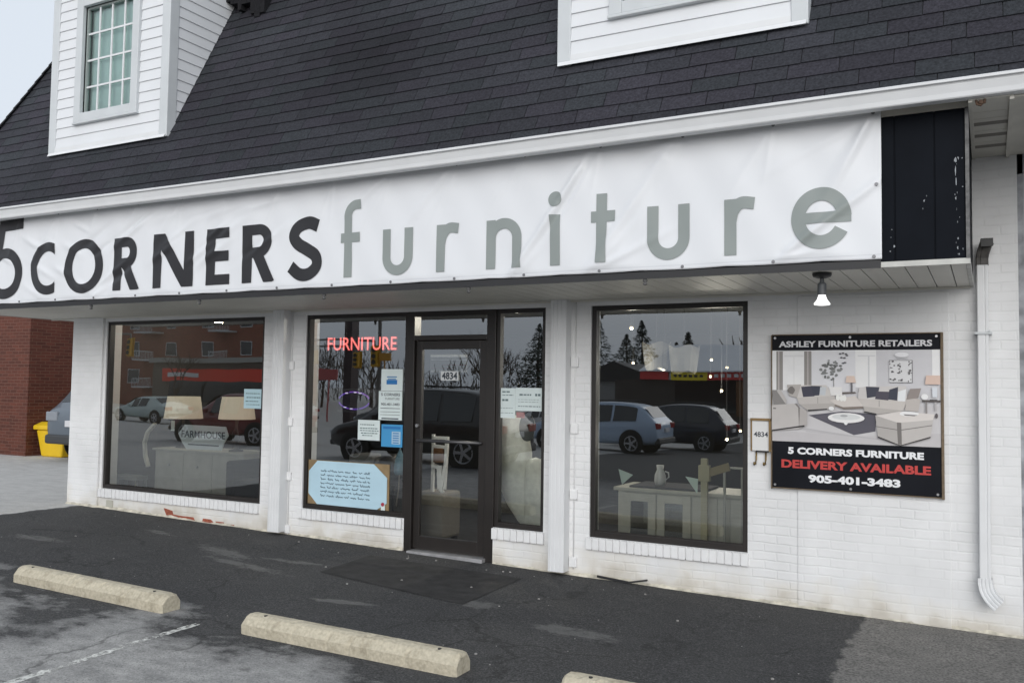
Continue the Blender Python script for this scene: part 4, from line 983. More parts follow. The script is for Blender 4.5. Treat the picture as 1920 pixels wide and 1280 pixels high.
pell(862, 955, 150, 12, (150, 148, 150)); pell(862, 926, 196, 54, (196, 194, 193)); pell(862, 916, 150, 32, (176, 178, 178)); pc([(835, 975), (885, 975), (870, 1000), (850, 1000)], (206, 204, 202)); pell(705, 830, 30, 22, (200, 198, 196)); pell(840, 905, 40, 12, (140, 142, 144))
pc([(1168, 892), (1420, 842), (1762, 866), (1745, 922), (1402, 962)], (182, 174, 168)); pc([(1168, 892), (1402, 962), (1420, 1192), (1192, 1106)], (148, 142, 137)); pc([(1402, 962), (1745, 922), (1722, 1092), (1420, 1192)], (160, 154, 149)); pc([(1386, 958), (1432, 960), (1436, 1188), (1396, 1184)], (120, 113, 108)); pc([(1172, 1002), (1402, 1032), (1402, 1040), (1172, 1010)], (118, 112, 108)); pc([(1432, 1030), (1735, 975), (1735, 984), (1432, 1040)], (128, 122, 118)); pc([(1192, 1106), (1420, 1192), (1720, 1092), (1720, 1106), (1420, 1200), (1192, 1122)], (58, 54, 54))
pell(1510, 866, 100, 24, (206, 203, 198), 14, .08); pc([(1452, 872), (1600, 878), (1560, 888), (1470, 884)], (96, 92, 92))
pic.build('room_photo', attr_mat('printed_photo', .4, .4, var=.02, vscale=15), ad, fixn=False)
mb = MB(); text_into(mb, 'ASHLEY FURNITURE RETAILERS', -1.512, -.372, 2.022, 2.072, -.0412, .036)
mb.build('heading_lettering', mat('white_print', (.66, .66, .68), .45), ad, fixn=False)
mb = MB(); text_into(mb, '5 CORNERS FURNITURE', -1.440, -.436, 1.158, 1.214, -.0412, .05); text_into(mb, '905-401-3483', -1.282, -.602, .936, 1.000, -.0412, .05)
mb.build('white_lettering', mat('bright_white_print', (.80, .81, .83), .45), ad, fixn=False)
mb = MB(); text_into(mb, 'DELIVERY AVAILABLE', -1.492, -.388, 1.045, 1.112, -.0412, .04)
mb.build('red_lettering', mat('red_print', (.52, .045, .04), .45), ad, fixn=False)
for x in (AX0 + .022, (AX0 + AX1) / 2 - .02, AX1 - .025):
    for z in (AZ0 + .02, AZ1 - .02): MB().lathe([(.009, -.006), (.011, 0)], x, -.0405, z, 10, axis='y').build('screw', M_STEEL, ad)

# house number plaque
pl = thing('number_plaque', 'small white plaque with number 4834 and two hooks beside the right window', 'plaque', (-1.66, 0, 1.3))
mb = MB(); mb.box(-1.745, -1.58, -.045, -.0, 1.418, 1.438).box(-1.594, -1.575, -.045, 0, 1.168, 1.418).box(-1.745, -1.732, -.03, 0, 1.168, 1.418)
mb.build('wood_frame', mat('gold_brown_wood', (.22, .14, .055), .6, var=.2, vscale=25), pl, bevel=.002)
MB().box(-1.732, -1.594, -.030, 0, 1.172, 1.418).build('white_board', mat('plaque_white', (.70, .70, .69), .5), pl, bevel=.002)
mb = MB(); text_into(mb, '4834', -1.718, -1.602, 1.285, 1.327, -.0312, .02); mb.build('number_lettering', M_INK, pl, fixn=False)
for x in (-1.70, -1.622):
    MB().tube([(x, -.018, 1.172), (x, -.020, 1.10), (x - .004, -.03, 1.062), (x - .010, -.045, 1.058), (x - .012, -.05, 1.078)], [.007, .007, .009, .01, .006], 8).build('hook', mat('brass_hook', (.22, .15, .06), .4, metal=.7) if 'brass_hook' not in MATS else MATS['brass_hook'], pl, smooth=True)
mb = MB(); mb.box(-1.70, -1.60, -.034, -.0, 1.160, 1.171); mb.build('lower_edge', M_BLACK, pl)

# ------------------------------------------------------------------ notices on the glass (inside face)
YG = .046
def notice(x0, x1, z0, z1, label, m=M_PAPER, y=YG, lines=None, extra=None, cat='notice', name='paper_notice', grp=None):
    o = MB().box(x0, x1, y, y + .002, z0, z1).build(name, m); tag(o, label, cat, grp)
    if lines:
        p = MB()
        for (a, b, c, d) in lines:
            n = max(1, int((b - a) * (x1 - x0) / .03))
            xa = x0 + a * (x1 - x0); xb = x0 + b * (x1 - x0); k = xa
            while k < xb:
                L = random.uniform(.012, .04); e = min(k + L, xb); zc = z1 - (c + d) / 2 * (z1 - z0); hh = (d - c) / 2 * (z1 - z0) * random.uniform(.7, 1)
                p.box(k, e, y - .0012, y - .0004, zc - hh, zc + hh); k = e + .008
        q = p.build('printed_lines', mat('print_grey', (.12, .17, .18), .7) if 'print_grey' not in MATS else MATS['print_grey'], o)
    return o
o = notice(-5.587, -5.317, 1.608, 1.833, 'white sheet with a small blue picture, topmost paper beside the door')
mb = MB(); mb.box(-5.52, -5.385, YG - .0012, YG - .0004, 1.675, 1.722); mb.build('blue_picture', M_BLUE, o); mb = MB(); mb.box(-5.515, -5.39, YG - .0012, YG - .0004, 1.745, 1.758).box(-5.505, -5.40, YG - .0012, YG - .0004, 1.724, 1.735); mb.build('printed_lines', mat('soft_blue_ink', (.10, .22, .42), .7), o)
o = notice(-5.616, -5.319, 1.305, 1.604, 'white poster with bold black shop lettering and phone line beside the door')
mb = MB(); text_into(mb, '5 CORNERS', -5.585, -5.345, 1.555, 1.585, YG - .001, .02); text_into(mb, 'FURNITURE', -5.53, -5.35, 1.515, 1.538, YG - .001, .0); text_into(mb, '905-401-3483', -5.585, -5.35, 1.455, 1.482, YG - .001, .02)
mb.box(-5.59, -5.345, YG - .0012, YG - .0004, 1.424, 1.430).box(-5.59, -5.345, YG - .0012, YG - .0004, 1.388, 1.392).box(-5.59, -5.345, YG - .0012, YG - .0004, 1.358, 1.362).box(-5.575, -5.36, YG - .0012, YG - .0004, 1.315, 1.327)
mb.build('lettering', M_INK, o, fixn=False)
notice(-5.879, -5.595, 1.087, 1.298, 'pale square notice with faint grey lines, left of the blue notice', lines=[(.1, .75, .2, .26), (.1, .9, .38, .44), (.1, .95, .5, .55), (.15, .9, .62, .68), (.2, .7, .74, .79)])
o = notice(-5.572, -5.306, 1.03, 1.261, 'bright blue notice with a white table, lowest paper beside the door', mat('sky_blue_print', (.05, .28, .55), .6))
mb = MB(); mb.box(-5.44, -5.33, YG - .0012, YG - .0004, 1.06, 1.19); mb.build('white_table', mat('pale_table', (.35, .50, .62), .7), o); mb = MB(); mb.box(-5.55, -5.33, YG - .0014, YG - .0006, 1.215, 1.24)
for k in range(5): mb.box(-5.425, -5.35, YG - .0016, YG - .0013, 1.07 + k * .024, 1.08 + k * .024)
mb.build('printed_lines', M_BLUE, o)
notice(-4.205, -4.0, 1.368, 1.655, 'tall pale notice on the narrow window right of the door', lines=[(.3, .7, .1, .15), (.3, .9, .22, .25), (.3, .65, .36, .44), (.1, .9, .66, .68), (.1, .9, .82, .84)])
notice(-3.998, -3.718, 1.44, 1.660, 'wide pale notice touching the tall one, right of the door', lines=[(.15, .6, .26, .34), (.75, .95, .24, .36), (.1, .9, .5, .52), (.1, .9, .6, .62), (.1, .95, .78, .82)])
notice(-7.52, -7.243, 1.379, 1.600, 'pale blue notice at the right edge of the large left window', mat('blue_paper', (.40, .56, .62), .7), lines=[(.1, .9, .2, .26), (.15, .9, .4, .47), (.1, .8, .6, .66), (.15, .9, .78, .82)])
o = notice(-5.0, -4.562, 1.80, 1.985, 'grey striped hours sheet hanging inside the door glass', mat('grey_sheet', (.10, .10, .095), .8), y=.075)
mb = MB(); mb.box(-4.995, -4.565, .0725, .0738, 1.955, 1.975).box(-4.99, -4.57, .0725, .0738, 1.925, 1.932).box(-4.99, -4.57, .0725, .0738, 1.805, 1.825); mb.build('pale_stripes', mat('sheet_stripe', (.30, .30, .30), .8), o)
mb = MB(); mb.box(-4.85, -4.57, .0722, .0737, 1.875, 1.882).box(-4.99, -4.72, .0722, .0737, 1.845, 1.85); mb.build('maroon_stripes', mat('maroon_stripe', (.11, .02, .03), .8), o)
o = MB().box(-4.853, -4.645, YG, YG + .002, 1.722, 1.814).build('number_sticker', mat('sticker_white', (.55, .57, .58), .6)); tag(o, 'white number sticker 4834 on the door glass', 'sticker')
mb = MB(); text_into(mb, '4834', -4.84, -4.658, 1.732, 1.804, YG - .001, .03); mb.build('number_lettering', M_INK, o, fixn=False)
# octagonal blue board with handwriting, brown card corners behind it
ob = thing('greeting_board', 'pale blue eight-sided board with handwritten lines in the window', 'poster', (-6.03, .09, .36))
mb = MB(); X0, X1, Z0_, Z1_ = -6.525, -5.485, .372, .842; c1, c2 = .115, .115
MB().box(-6.565, -5.46, .048, .052, .365, .848).build('card_backing', M_KRAFT, ob)
mb.prism_y([(X0 + c1 * 1.1, Z0_), (X1 - .13, Z0_ + .0), (X1, Z0_ + .075), (X1, Z1_ - .135), (X1 - c2 * 1.5, Z1_), (X0 + c1, Z1_), (X0, Z1_ - c1), (X0, Z0_ + c1)], .040, .047)
mb.build('blue_sheet', M_PALEBLUE, ob)
mb = MB(); rs = random.Random(9)
for k in range(7):
    z = .735 - k * .044; x = -6.36
    while x < -5.72:
        L = rs.uniform(.04, .13); L = min(L, -5.70 - x); pts = []; n = max(3, int(L / .008))
        for i in range(n + 1):
            pts.append((x + L * i / n, .0385, z + .010 * math.sin(i * 2.1 + rs.random()) * rs.uniform(.4, 1) + (.012 if rs.random() < .12 else 0)))
        mb.tube(pts, .0034, 4); x += L + rs.uniform(.015, .03)
mb.build('handwriting', mat('handwriting_ink', (.045, .075, .11), .7), ob)
mb = MB(); mb.lathe([(.02, -.006), (.02, 0)], -5.53, .040, .435, 10, axis='y'); mb.build('red_flower', mat('flower_red', (.35, .03, .06), .7), ob)
mb = MB(); mb.box(-5.55, -5.5, .036, .039, .375, .43); mb.build('white_tag', M_PAPER, ob)
# hanging tassel
ht = thing('hanging_ornament', 'pale blue teardrop ornament on a thin cord beside the blue board', 'ornament', (-5.38, .12, .42))
MB().lathe([(.004, .19), (.012, .165), (.045, .09), (.062, .0), (.062, -.06), (.05, -.085), (.0, -.09)], -5.385, .125, .83, 16).build('teardrop', mat('pale_blue_felt', (.20, .33, .42), .8, var=.15, vscale=30), ht, smooth=True)
MB().tube([(-5.385, .125, 1.16), (-5.386, .125, 1.02)], .003, 6).tube([(-5.39, .125, .75), (-5.395, .125, .6), (-5.42, .125, .42)], .007, 6).build('cord', mat('cord_beige', (.3, .26, .22), .8), ht)

# neon signs
def neon(name, col, s): return mat(name, (.3, .02, .02), .4, emit=s, emitcol=col)
ns = thing('neon_letters', 'red lit sign reading FURNITURE at the top of the middle window', 'neon sign', (-5.9, .10, 2.1))
mb = MB(); text_into(mb, 'FURNITURE', -6.355, -5.44, 2.035, 2.172, .095, .004); 
fl_ = mb.build('lit_lettering', neon('red_neon', (1, .20, .18, 1), .75), ns, fixn=False)
mb = MB(); text_into(mb, 'FURNITURE', -6.372, -5.425, 2.025, 2.180, .099, .06); mb.build('red_backing', mat('dark_red_acrylic', (.12, .008, .010), .4), ns, fixn=False)
MB().tube([(-6.1, .10, 2.17), (-6.1, .10, 2.40)], .002, 5).tube([(-5.7, .10, 2.17), (-5.7, .10, 2.40)], .002, 5).build('hanging_wires', M_BLACK, ns)
no = thing('oval_neon_sign', 'dark oval sign with violet blue lit ring in the middle window', 'neon sign', (-5.97, .1, 1.5))
mb = MB(); mb.box(-6.21, -5.60, .112, .118, 1.372, 1.622); mb.build('grey_back_board', mat('board_grey', (.055, .055, .06), .7), no)
mb = MB(); n = 40; mb.prism_y([(-5.975 + .232 * math.cos(2 * math.pi * k / n), 1.497 + .115 * math.sin(2 * math.pi * k / n)) for k in range(n)], .094, .108); mb.build('oval_panel', M_BLACK, no)
for a0, a1 in ((20, 70), (76, 104), (110, 160), (200, 255), (262, 282), (288, 340)):
    pass
mb = MB()
for a0, a1 in ((14, 66), (72, 108), (114, 166), (194, 250), (256, 286), (292, 346)): mb.tube([(x, .090, z) for x, z in arc(-5.975, 1.497, .205, .092, a0, a1, 12)], .0075, 8)
mb.build('lit_ring', neon('violet_neon', (.13, .09, .75, 1), .22), no)
mb = MB()
for k, a in enumerate((64, 84, 118, 236, 262)): 
    x, z = -5.975 + .2 * math.cos(rad(a)), 1.497 + .088 * math.sin(rad(a)); mb.box(x - .018, x + .018, .080, .083, z - .005, z + .005)
mb.build('white_segments', neon('white_neon', (.75, .75, 1, 1), .45), no)

# ------------------------------------------------------------------ goods inside the windows
M_CREAM = mat('cream_linen', (.80, .75, .65), .85, var=.08, vscale=8)
M_OAK = mat('pale_grey_wood', (.40, .40, .37), .7, var=.12, vscale=6)
M_DARKF = mat('dark_fabric', (.018, .018, .022), .9)
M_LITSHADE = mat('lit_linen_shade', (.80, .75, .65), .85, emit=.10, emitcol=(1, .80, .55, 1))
def table_lamp(cx, cy, zt, r0, r1, z0, z1, label):
    t = thing('table_lamp', label, 'lamp', (cx, cy, zt), 'table lamps in the left window')
    mb = MB(); n = 32; vs = []
    for r_, z in ((r1, z0), (r0, z1), (r0 - .006, z1), (r1 - .006, z0)): vs += [(cx + r_ * math.cos(2 * math.pi * k / n), cy + r_ * math.sin(2 * math.pi * k / n), z) for k in range(n)]
    mb.add(vs, [(a * n + k, a * n + (k + 1) % n, ((a + 1) % 4) * n + (k + 1) % n, ((a + 1) % 4) * n + k) for a in range(4) for k in range(n)])
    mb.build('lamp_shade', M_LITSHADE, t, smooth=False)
    MB().lathe([(.09, 0), (.09, .015), (.03, .03), (.022, .1), (.05, .16), (.055, .22), (.02, .3), (.015, z0 - zt + .1)], cx, cy, zt, 18).build('lamp_base', mat('dark_lamp_base', (.03, .03, .03), .4) if 'dark_lamp_base' not in MATS else MATS['dark_lamp_base'], t, smooth=True)
    return t
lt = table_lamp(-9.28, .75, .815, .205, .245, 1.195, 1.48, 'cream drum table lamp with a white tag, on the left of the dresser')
MB().box(-9.30, -9.235, .57, .573, 1.04, 1.17).build('price_tag', M_PAPER, lt)
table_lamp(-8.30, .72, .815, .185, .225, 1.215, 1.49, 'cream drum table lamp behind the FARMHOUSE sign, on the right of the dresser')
dr_ = thing('dresser', 'long grey wood dresser behind the left window', 'dresser', (-8.8, .85, .012))
MB().box(-9.55, -7.95, .50, 1.02, .79, .815).build('top', M_OAK, dr_, bevel=.004); MB().box(-9.52, -7.98, .53, 1.0, .08, .79).build('body', M_OAK, dr_, bevel=.004)
for k in range(3):
    for j in range(2):
        d_ = MB().box(-9.49 + k * .505, -9.005 + k * .505, .522, .532, .12 + j * .33, .43 + j * .33).build('drawer', M_OAK, dr_, bevel=.003)
        MB().ball((-9.25 + k * .505, .51, .28 + j * .33), .016, 10).build('knob', M_STEEL, d_)
mb = MB()
for x in (-9.48, -8.02):
    for y in (.57, .96): mb.box(x - .03, x + .03, y - .03, y + .03, .012, .08)
mb.build('feet', M_OAK, dr_)
fs_ = thing('farmhouse_sign', 'white ribbon shaped sign reading FARMHOUSE on the dresser', 'sign', (-8.6, .52, .82))
mb = MB(); mb.prism_y([(-9.03, 1.02), (-8.95, .90), (-8.88, .83), (-8.28, .84), (-8.24, .93), (-8.17, 1.02), (-8.22, 1.13), (-8.92, 1.135)], .455, .47); mb.build('board', mat('sign_bluewhite', (.72, .80, .86), .7), fs_)
mb = MB(); text_into(mb, 'FARMHOUSE', -8.97, -8.22, .975, 1.065, .4535, .012); mb.box(-8.85, -8.32, .453, .4545, .885, .90); mb.build('lettering', mat('slate_ink', (.07, .09, .13), .7), fs_, fixn=False)
# pale curved chair at the left
ch = thing('accent_chair', 'pale curved back chair left of the dresser in the window', 'chair', (-9.95, .5, .012))
mb = MB()
pts = [(-9.42 + -.0, .42, 1.13), (-9.55, .42, 1.02), (-9.60, .42, .88), (-9.58, .42, .72), (-9.52, .42, .58)]
for a, b in zip(pts, pts[1:]): mb.bar(a, b, .05, .03)
mb.build('curved_back', mat('pale_cane', (.52, .52, .47), .7), ch)
mb = MB(); mb.box(-10.0, -9.58, .30, .48, .40, .46); mb.build('seat', mat('pale_seat', (.22, .23, .21), .8), ch, bevel=.01)
for x in (-9.97, -9.61):
    for y in (.32, .46): MB().box(x - .015, x + .015, y - .012, y + .012, .012, .40).build('leg', mat('chair_leg_grey', (.16, .165, .15), .6) if 'chair_leg_grey' not in MATS else MATS['chair_leg_grey'], ch)
# dark armchair at the right of the left window
ac = thing('armchair', 'black armchair behind the right edge of the left window', 'armchair', (-7.6, .6, .012))
MB().box(-7.95, -7.28, .30, .95, .30, .52).build('seat', M_DARKF, ac, bevel=.03); MB().box(-7.95, -7.28, .85, 1.0, .52, 1.25).build('backrest', M_DARKF, ac, bevel=.04)
for x in (-8.02, -7.30): MB().box(x, x + .13, .28, .98, .25, .74).build('armrest', M_DARKF, ac, bevel=.03)
for x in (-7.98, -7.24):
    for y in (.32, .93): MB().box(x, x + .05, y, y + .05, .012, .26).build('leg', M_BLACK, ac)
# middle window: pouf and round pot
pf = thing('pouf', 'grey upholstered cube stool behind the middle window', 'stool', (-6.2, .5, .012))
MB().box(-6.28, -5.95, .40, .73, .05, .90).build('cushion_body', mat('grey_upholstery', (.16, .16, .155), .9, var=.1, vscale=10), pf, bevel=.03)
mb = MB(); [mb.box(x, x + .04, y, y + .04, .012, .05) for x in (-6.26, -6.01) for y in (.42, .67)]; mb.build('feet', M_BLACK, pf)
pt = thing('round_pot', 'round black pot beside the grey stool in the middle window', 'pot', (-5.75, .5, .6))
MB().lathe([(.08, 0), (.16, .06), (.19, .16), (.16, .26), (.1, .3), (.11, .32), (.095, .32)], -5.78, .5, .60, 24).build('vessel', M_BLACK, pt, smooth=True)
MB().box(-5.95, -5.6, .34, .66, .56, .60).box(-5.92, -5.9, .36, .38, .012, .56).box(-5.65, -5.63, .36, .38, .012, .56).box(-5.92, -5.9, .62, .64, .012, .56).box(-5.65, -5.63, .62, .64, .012, .56).build('stand', M_DARKF, pt)
# white metal chair in the doorway
wc = thing('metal_chair', 'bright white metal framed display chair with brown pad, standing on the beige ottoman', 'chair', (-5.2, .4, .012))
M_WM = mat('white_enamel', (.90, .91, .91), .3)
mb = MB(); mb.bar((-5.13, .36, .565), (-5.13, .36, 1.16), .028, .028).bar((-4.985, .36, .60), (-4.965, .37, 1.14), .034, .03).bar((-5.14, .36, 1.125), (-4.95, .365, 1.125), .04, .03).bar((-5.14, .36, 1.04), (-4.95, .365, 1.03), .035, .03); mb.build('back_frame', M_WM, wc)
mb = MB(); mb.bar((-5.045, .35, .84), (-5.02, .33, .60), .05, .03).bar((-4.975, .36, .84), (-5.01, .33, .58), .035, .03).bar((-5.12, .36, .84), (-5.06, .35, .82), .05, .03).bar((-5.02, .33, .60), (-4.98, .34, .565), .028, .028); mb.build('front_brace', M_WM, wc)
MB().box(-5.115, -4.995, .33, .40, .87, 1.02).build('brown_pad', mat('brown_leather', (.16, .07, .022), .5), wc, bevel=.01)
bt = thing('beige_ottoman', 'beige upholstered ottoman on the floor just inside the door glass', 'ottoman', (-5.7, 1.0, .012))
MB().box(-5.30, -4.95, .27, .64, .09, .565).build('upholstered_body', mat('beige_upholstery', (.22, .205, .18), .9, var=.08, vscale=8), bt, bevel=.03)
mb = MB(); [mb.box(x, x + .05, y, y + .05, .012, .09) for x in (-5.28, -5.02) for y in (.30, .56)]; mb.build('feet', M_BLACK, bt)
tag(MB().box(-4.93, -4.45, .26, .62, .0125, .022).build('door_mat', mat('coir_mat', (.17, .125, .06), .95, var=.2, vscale=40)), 'tan coir mat on the floor just inside the door', 'mat')
# wrapped pale chairs in the narrow window
def wrapped(x, y, prof, label, name='wrapped_cushion', sq=.55):
    mb = MB(); n = 28; vs = []
    for (r_, z, dx) in prof: vs += [(x + dx + r_ * math.cos(2 * math.pi * k / n) * (1 + .03 * math.sin(5 * k + z * 9)), y + r_ * sq * math.sin(2 * math.pi * k / n), z) for k in range(n)]
    mb.add(vs, [(i * n + k, i * n + (k + 1) % n, (i + 1) * n + (k + 1) % n, (i + 1) * n + k) for i in range(len(prof) - 1) for k in range(n)] + [tuple(range(n)), tuple((len(prof) - 1) * n + k for k in range(n))])
    o = mb.build(name, mat('pale_sage_linen', (.88, .89, .82), .9, var=.1, vscale=18, bump=.4, bscale=25) if 'pale_sage_linen' not in MATS else MATS['pale_sage_linen'], None, smooth=True)
    return tag(o, label, 'cushion', 'upholstered pieces standing in the narrow window')
wrapped(-4.18, .32, [(.03, .30, .17), (.07, .36, .15), (.13, .5, .10), (.18, .68, .05), (.21, .86, .01), (.225, 1.02, -.01), (.215, 1.14, -.02), (.20, 1.20, -.03), (.215, 1.23, -.03), (.20, 1.28, -.04), (.205, 1.32, -.04), (.17, 1.37, -.04), (.0, 1.40, -.04)], 'tall pale cushion tapering to its foot, behind the tall notice')
wrapped(-3.87, .24, [(.10, .305, 0), (.115, .4, 0), (.115, .6, 0), (.115, .8, 0), (.105, .9, 0), (.07, .97, 0), (.0, .99, 0)], 'slim pale bolster standing upright by the ribbed column')
wrapped(-3.72, .52, [(.12, .35, 0), (.14, .6, 0), (.15, .9, 0), (.12, 1.1, 0), (.0, 1.22, 0)], 'broad pale cushion half hidden behind the slim bolster')
mb = MB(); n = 28; mb.prism_y([(-3.93 + .085 * math.cos(2 * math.pi * k / n), 1.28 + .135 * math.sin(2 * math.pi * k / n)) for k in range(n)], .16, .175)
tag(mb.build('oval_plate', mat('dark_olive_glass', (.03, .035, .03), .3)), 'dark oval plate hanging under the wide notice', 'plate')
tag(MB().box(-4.02, -3.93, .105, .11, 1.37, 1.425).build('red_tag', mat('red_card', (.30, .02, .02), .7)), 'small red card below the two notices right of the door', 'card')
# cabinet in the right window
cb = thing('cabinet', 'wide cream cabinet with two small glass doors behind the right window', 'cabinet', (-2.6, .6, .012))
M_CREAMW = mat('cream_paint', (.50, .50, .44), .6, var=.08, vscale=6)
MB().box(-3.12, -1.87, .38, .92, .715, .745).build('top', M_CREAMW, cb, bevel=.004)
mb = MB(); mb.box(-3.09, -1.90, .43, .90, .06, .715).box(-3.09, -1.90, .41, .43, .06, .10); mb.build('carcass', M_CREAMW, cb, bevel=.003)
M_CABIN = mat('cabinet_inside', (.10, .10, .095), .7)
for x0, x1 in ((-3.03, -2.71), (-2.70, -2.38)):
    f = frame_mb(x0, x1, .07, .70, .075, .395, .428, .09).build('cabinet_door', M_CREAMW, cb, bevel=.003)
    MB().box(x0 + .075, x1 - .075, .415, .427, .16, .625).build('back_panel', M_CABIN, f); pane(x0 + .07, x1 - .07, .155, .63, .406, f, M_GLASS)
for k in range(4): MB().box(-2.365 + k * .115, -2.26 + k * .115, .414, .429, .10, .70).build('front_board', M_CREAMW, cb, bevel=.003)
MB().box(-3.06, -1.93, .45, .88, .012, .06).build('plinth', M_BLACK, cb)
rn = MB(); rn.box(-2.98, -2.25, .42, .88, .7465, .765); tag(rn.build('folded_cloth', mat('charcoal_cloth', (.06, .06, .07), .95, var=.15, vscale=14), bevel=.008), 'dark grey folded cloth lying on the cream cabinet', 'cloth')
for pts, lab in (([(-3.0, .93), (-2.86, .885), (-2.965, .79)], 'mint pennant hanging at the left inside the right window'), ([(-2.37, .90), (-2.255, .885), (-2.262, .755)], 'mint pennant hanging at the right inside the right window')):
    tag(MB().prism_y(pts, .20, .203).build('pennant', mat('mint_cloth', (.60, .75, .70), .8) if 'mint_cloth' not in MATS else MATS['mint_cloth']), lab, 'pennant', 'pennants in the right window')
jg = thing('white_pitcher', 'small white pitcher on the dark cloth in the right window', 'pitcher', (-2.72, .55, .765))
MB().lathe([(.04, 0), (.055, .04), (.05, .1), (.03, .15), (.036, .19), (.03, .19)], -2.72, .55, .766, 20).build('vessel', mat('glazed_white', (.66, .68, .68), .3), jg, smooth=True)
MB().tube([(-2.672, .55, .90), (-2.64, .55, .89), (-2.635, .55, .85), (-2.668, .55, .82)], .007, 8).build('handle', MATS['glazed_white'], jg)
ws = thing('wooden_stand', 'cream wooden post stand with crossbar at the right of the right window', 'stand', (-2.1, .3, .012))
MB().box(-2.25, -2.19, .26, .30, .012, 1.06).box(-2.27, -2.17, .25, .31, .86, 1.0).build('post', mat('butter_paint', (.42, .40, .27), .7), ws, bevel=.004); MB().bar((-2.2, .28, .93), (-2.0, .28, 1.0), .03, .07).build('crossbar', mat('ochre_wood', (.25, .21, .11), .7), ws); MB().box(-2.34, -2.10, .2, .36, .0125, .03).build('foot', MATS['ochre_wood'], ws)
pv = thing('steel_rack', 'thin pale metal rack upright at the right end of the right window', 'rack', (-1.95, .3, .012))
MB().box(-2.055, -2.035, .28, .30, .012, .98).box(-1.90, -1.885, .28, .30, .012, .98).build('upright', mat('pale_rack', (.36, .37, .33), .5), pv); MB().box(-2.055, -1.885, .281, .299, .98, .995).build('top_rail', MATS['pale_rack'], pv); MB().box(-2.06, -1.88, .25, .33, .0125, .03).build('base', MATS['pale_rack'], pv)
# pendant lamps (lit) seen through the right window
M_BULB = mat('warm_bulb', (1, .9, .7), .4, emit=1.3, emitcol=(1, .78, .45, 1))
def lamp_light(x, y, z, watts, t):
    ld = bpy.data.lights.new('bulb_light', 'POINT'); ld.energy = watts; ld.shadow_soft_size = .04; ld.color = (1, .92, .80)
    lo = bpy.data.objects.new('bulb_light', ld); C.objects.link(lo); lo.parent = t; lo.matrix_parent_inverse = t.matrix_world.inverted(); lo.location = (x, y, z)
def pendant(x, y, z, r_, label, group='lit pendant bulbs in the right window'):
    t = thing('pendant_bulb', label, 'bulb', (x, y, z), group)
    MB().ball((x, y, z), r_, 12).build('bulb', M_BULB, t, smooth=True)
    MB().tube([(x, y, z + r_ * .8), (x, y, z + .05), (x, y, 2.62)], [.012, .010, .004], 8).build('cord', M_BLACK, t)
    lamp_light(x, y, z - .05, 2.2, t)
    return t
import itertools
def at(gx, gzv, y):   # a point seen through the pane at (gx, gzv), y metres behind the facade
    c = Vector((0, -7.5, 1.665)); g = Vector((gx, .06, gzv)); d = g - c; t = (y + 7.5) / d.y; return c + d * t
for (gx, gzv, r_, y, lab) in ((-2.832, 2.212, .036, 1.6, 'large lit bulb high at the left, before the reflected fir tops'), (-2.814, 1.899, .026, 2.2, 'lit bulb under the high left one in the right window'), (-2.52, 1.875, .020, 2.6, 'small lit bulb beside the beige drum shade'),
                        (-2.1, 1.926, .028, 2.0, 'lit bulb right of the drum shade against pale roof'), (-1.966, 1.862, .026, 2.4, 'lit bulb at far right at the edge of the pale roof'), (-2.109, 1.784, .028, 2.9, 'lit bulb in front of the reflected red sign'), (-2.012, 1.661, .032, 2.6, 'lowest hanging lit bulb at the right'),
                        (-1.965, 1.25, .030, 1.8, 'amber lit bulb low by the wooden stand'), (-1.852, 1.326, .026, 1.5, 'amber lit bulb at the lower right frame edge')):
    p = at(gx, gzv, y); pendant(p.x, y, min(p.z, 2.56), r_ * .55, lab)
for (gx, gzv, y, lab) in ((-7.972, 2.382, 1.1, 'lit ceiling downlight at the top of the left window'), (-4.0, 2.403, .9, 'lit ceiling downlight at the top of the narrow window')):
    p = at(gx, gzv, y); t = thing('ceiling_downlight', lab, 'ceiling light', (p.x, y, p.z), 'lit downlights inside the shop')
    MB().lathe([(.06, 0), (.055, -.012), (.0, -.014)], p.x, y, min(p.z, 2.6), 16).build('lens', mat('warm_lens', (1, .9, .7), .4, emit=4, emitcol=(1, .86, .58, 1)) if 'warm_lens' not in MATS else MATS['warm_lens'], t)
    lamp_light(p.x, y, min(p.z, 2.6) - .08, 11 if p.x < -6 else 30, t)
    MB().lathe([(.085, .0), (.085, .014)], p.x, y, min(p.z, 2.6) + .001, 20).build('ring', M_WHITE2, t); MB().tube([(p.x, y, min(p.z, 2.6) + .012), (p.x, y, 2.622)], .02, 8).build('stem', M_WHITE2, t)
M_SHADE = mat('beige_shade', (.12, .115, .10), .85, var=.2, vscale=9)
for px_, r0_, r1_, z0_, z1_, lab in ((-3.43, .13, .17, 1.90, 2.20, 'beige cloth lampshade hanging left of its twin in the right window'), (-3.10, .14, .18, 1.86, 2.16, 'beige cloth lampshade hanging right of its twin in the right window')):
    ds = thing('hanging_lamp', lab, 'lamp', (px_, 2.5, 2.05), 'cloth lampshades in the right window')
    mb = MB(); n = 30; vs = []
    for r_, z in ((r0_, z0_), (r1_, z1_), (r1_ - .008, z1_), (r0_ - .008, z0_)): vs += [(px_ + r_ * math.cos(2 * math.pi * k / n) * (1 + .05 * math.sin(k * 2.5)), 2.5 + r_ * math.sin(2 * math.pi * k / n), z + .02 * math.sin(k * .8)) for k in range(n)]
    mb.add(vs, [(a * n + k, a * n + (k + 1) % n, ((a + 1) % 4) * n + (k + 1) % n, ((a + 1) % 4) * n + k) for a in range(4) for k in range(n)])
    mb.build('lamp_shade', M_SHADE, ds); MB().tube([(px_, 2.5, z1_ - .05), (px_, 2.5, 2.62)], .006, 6).build('cord', M_BLACK, ds)

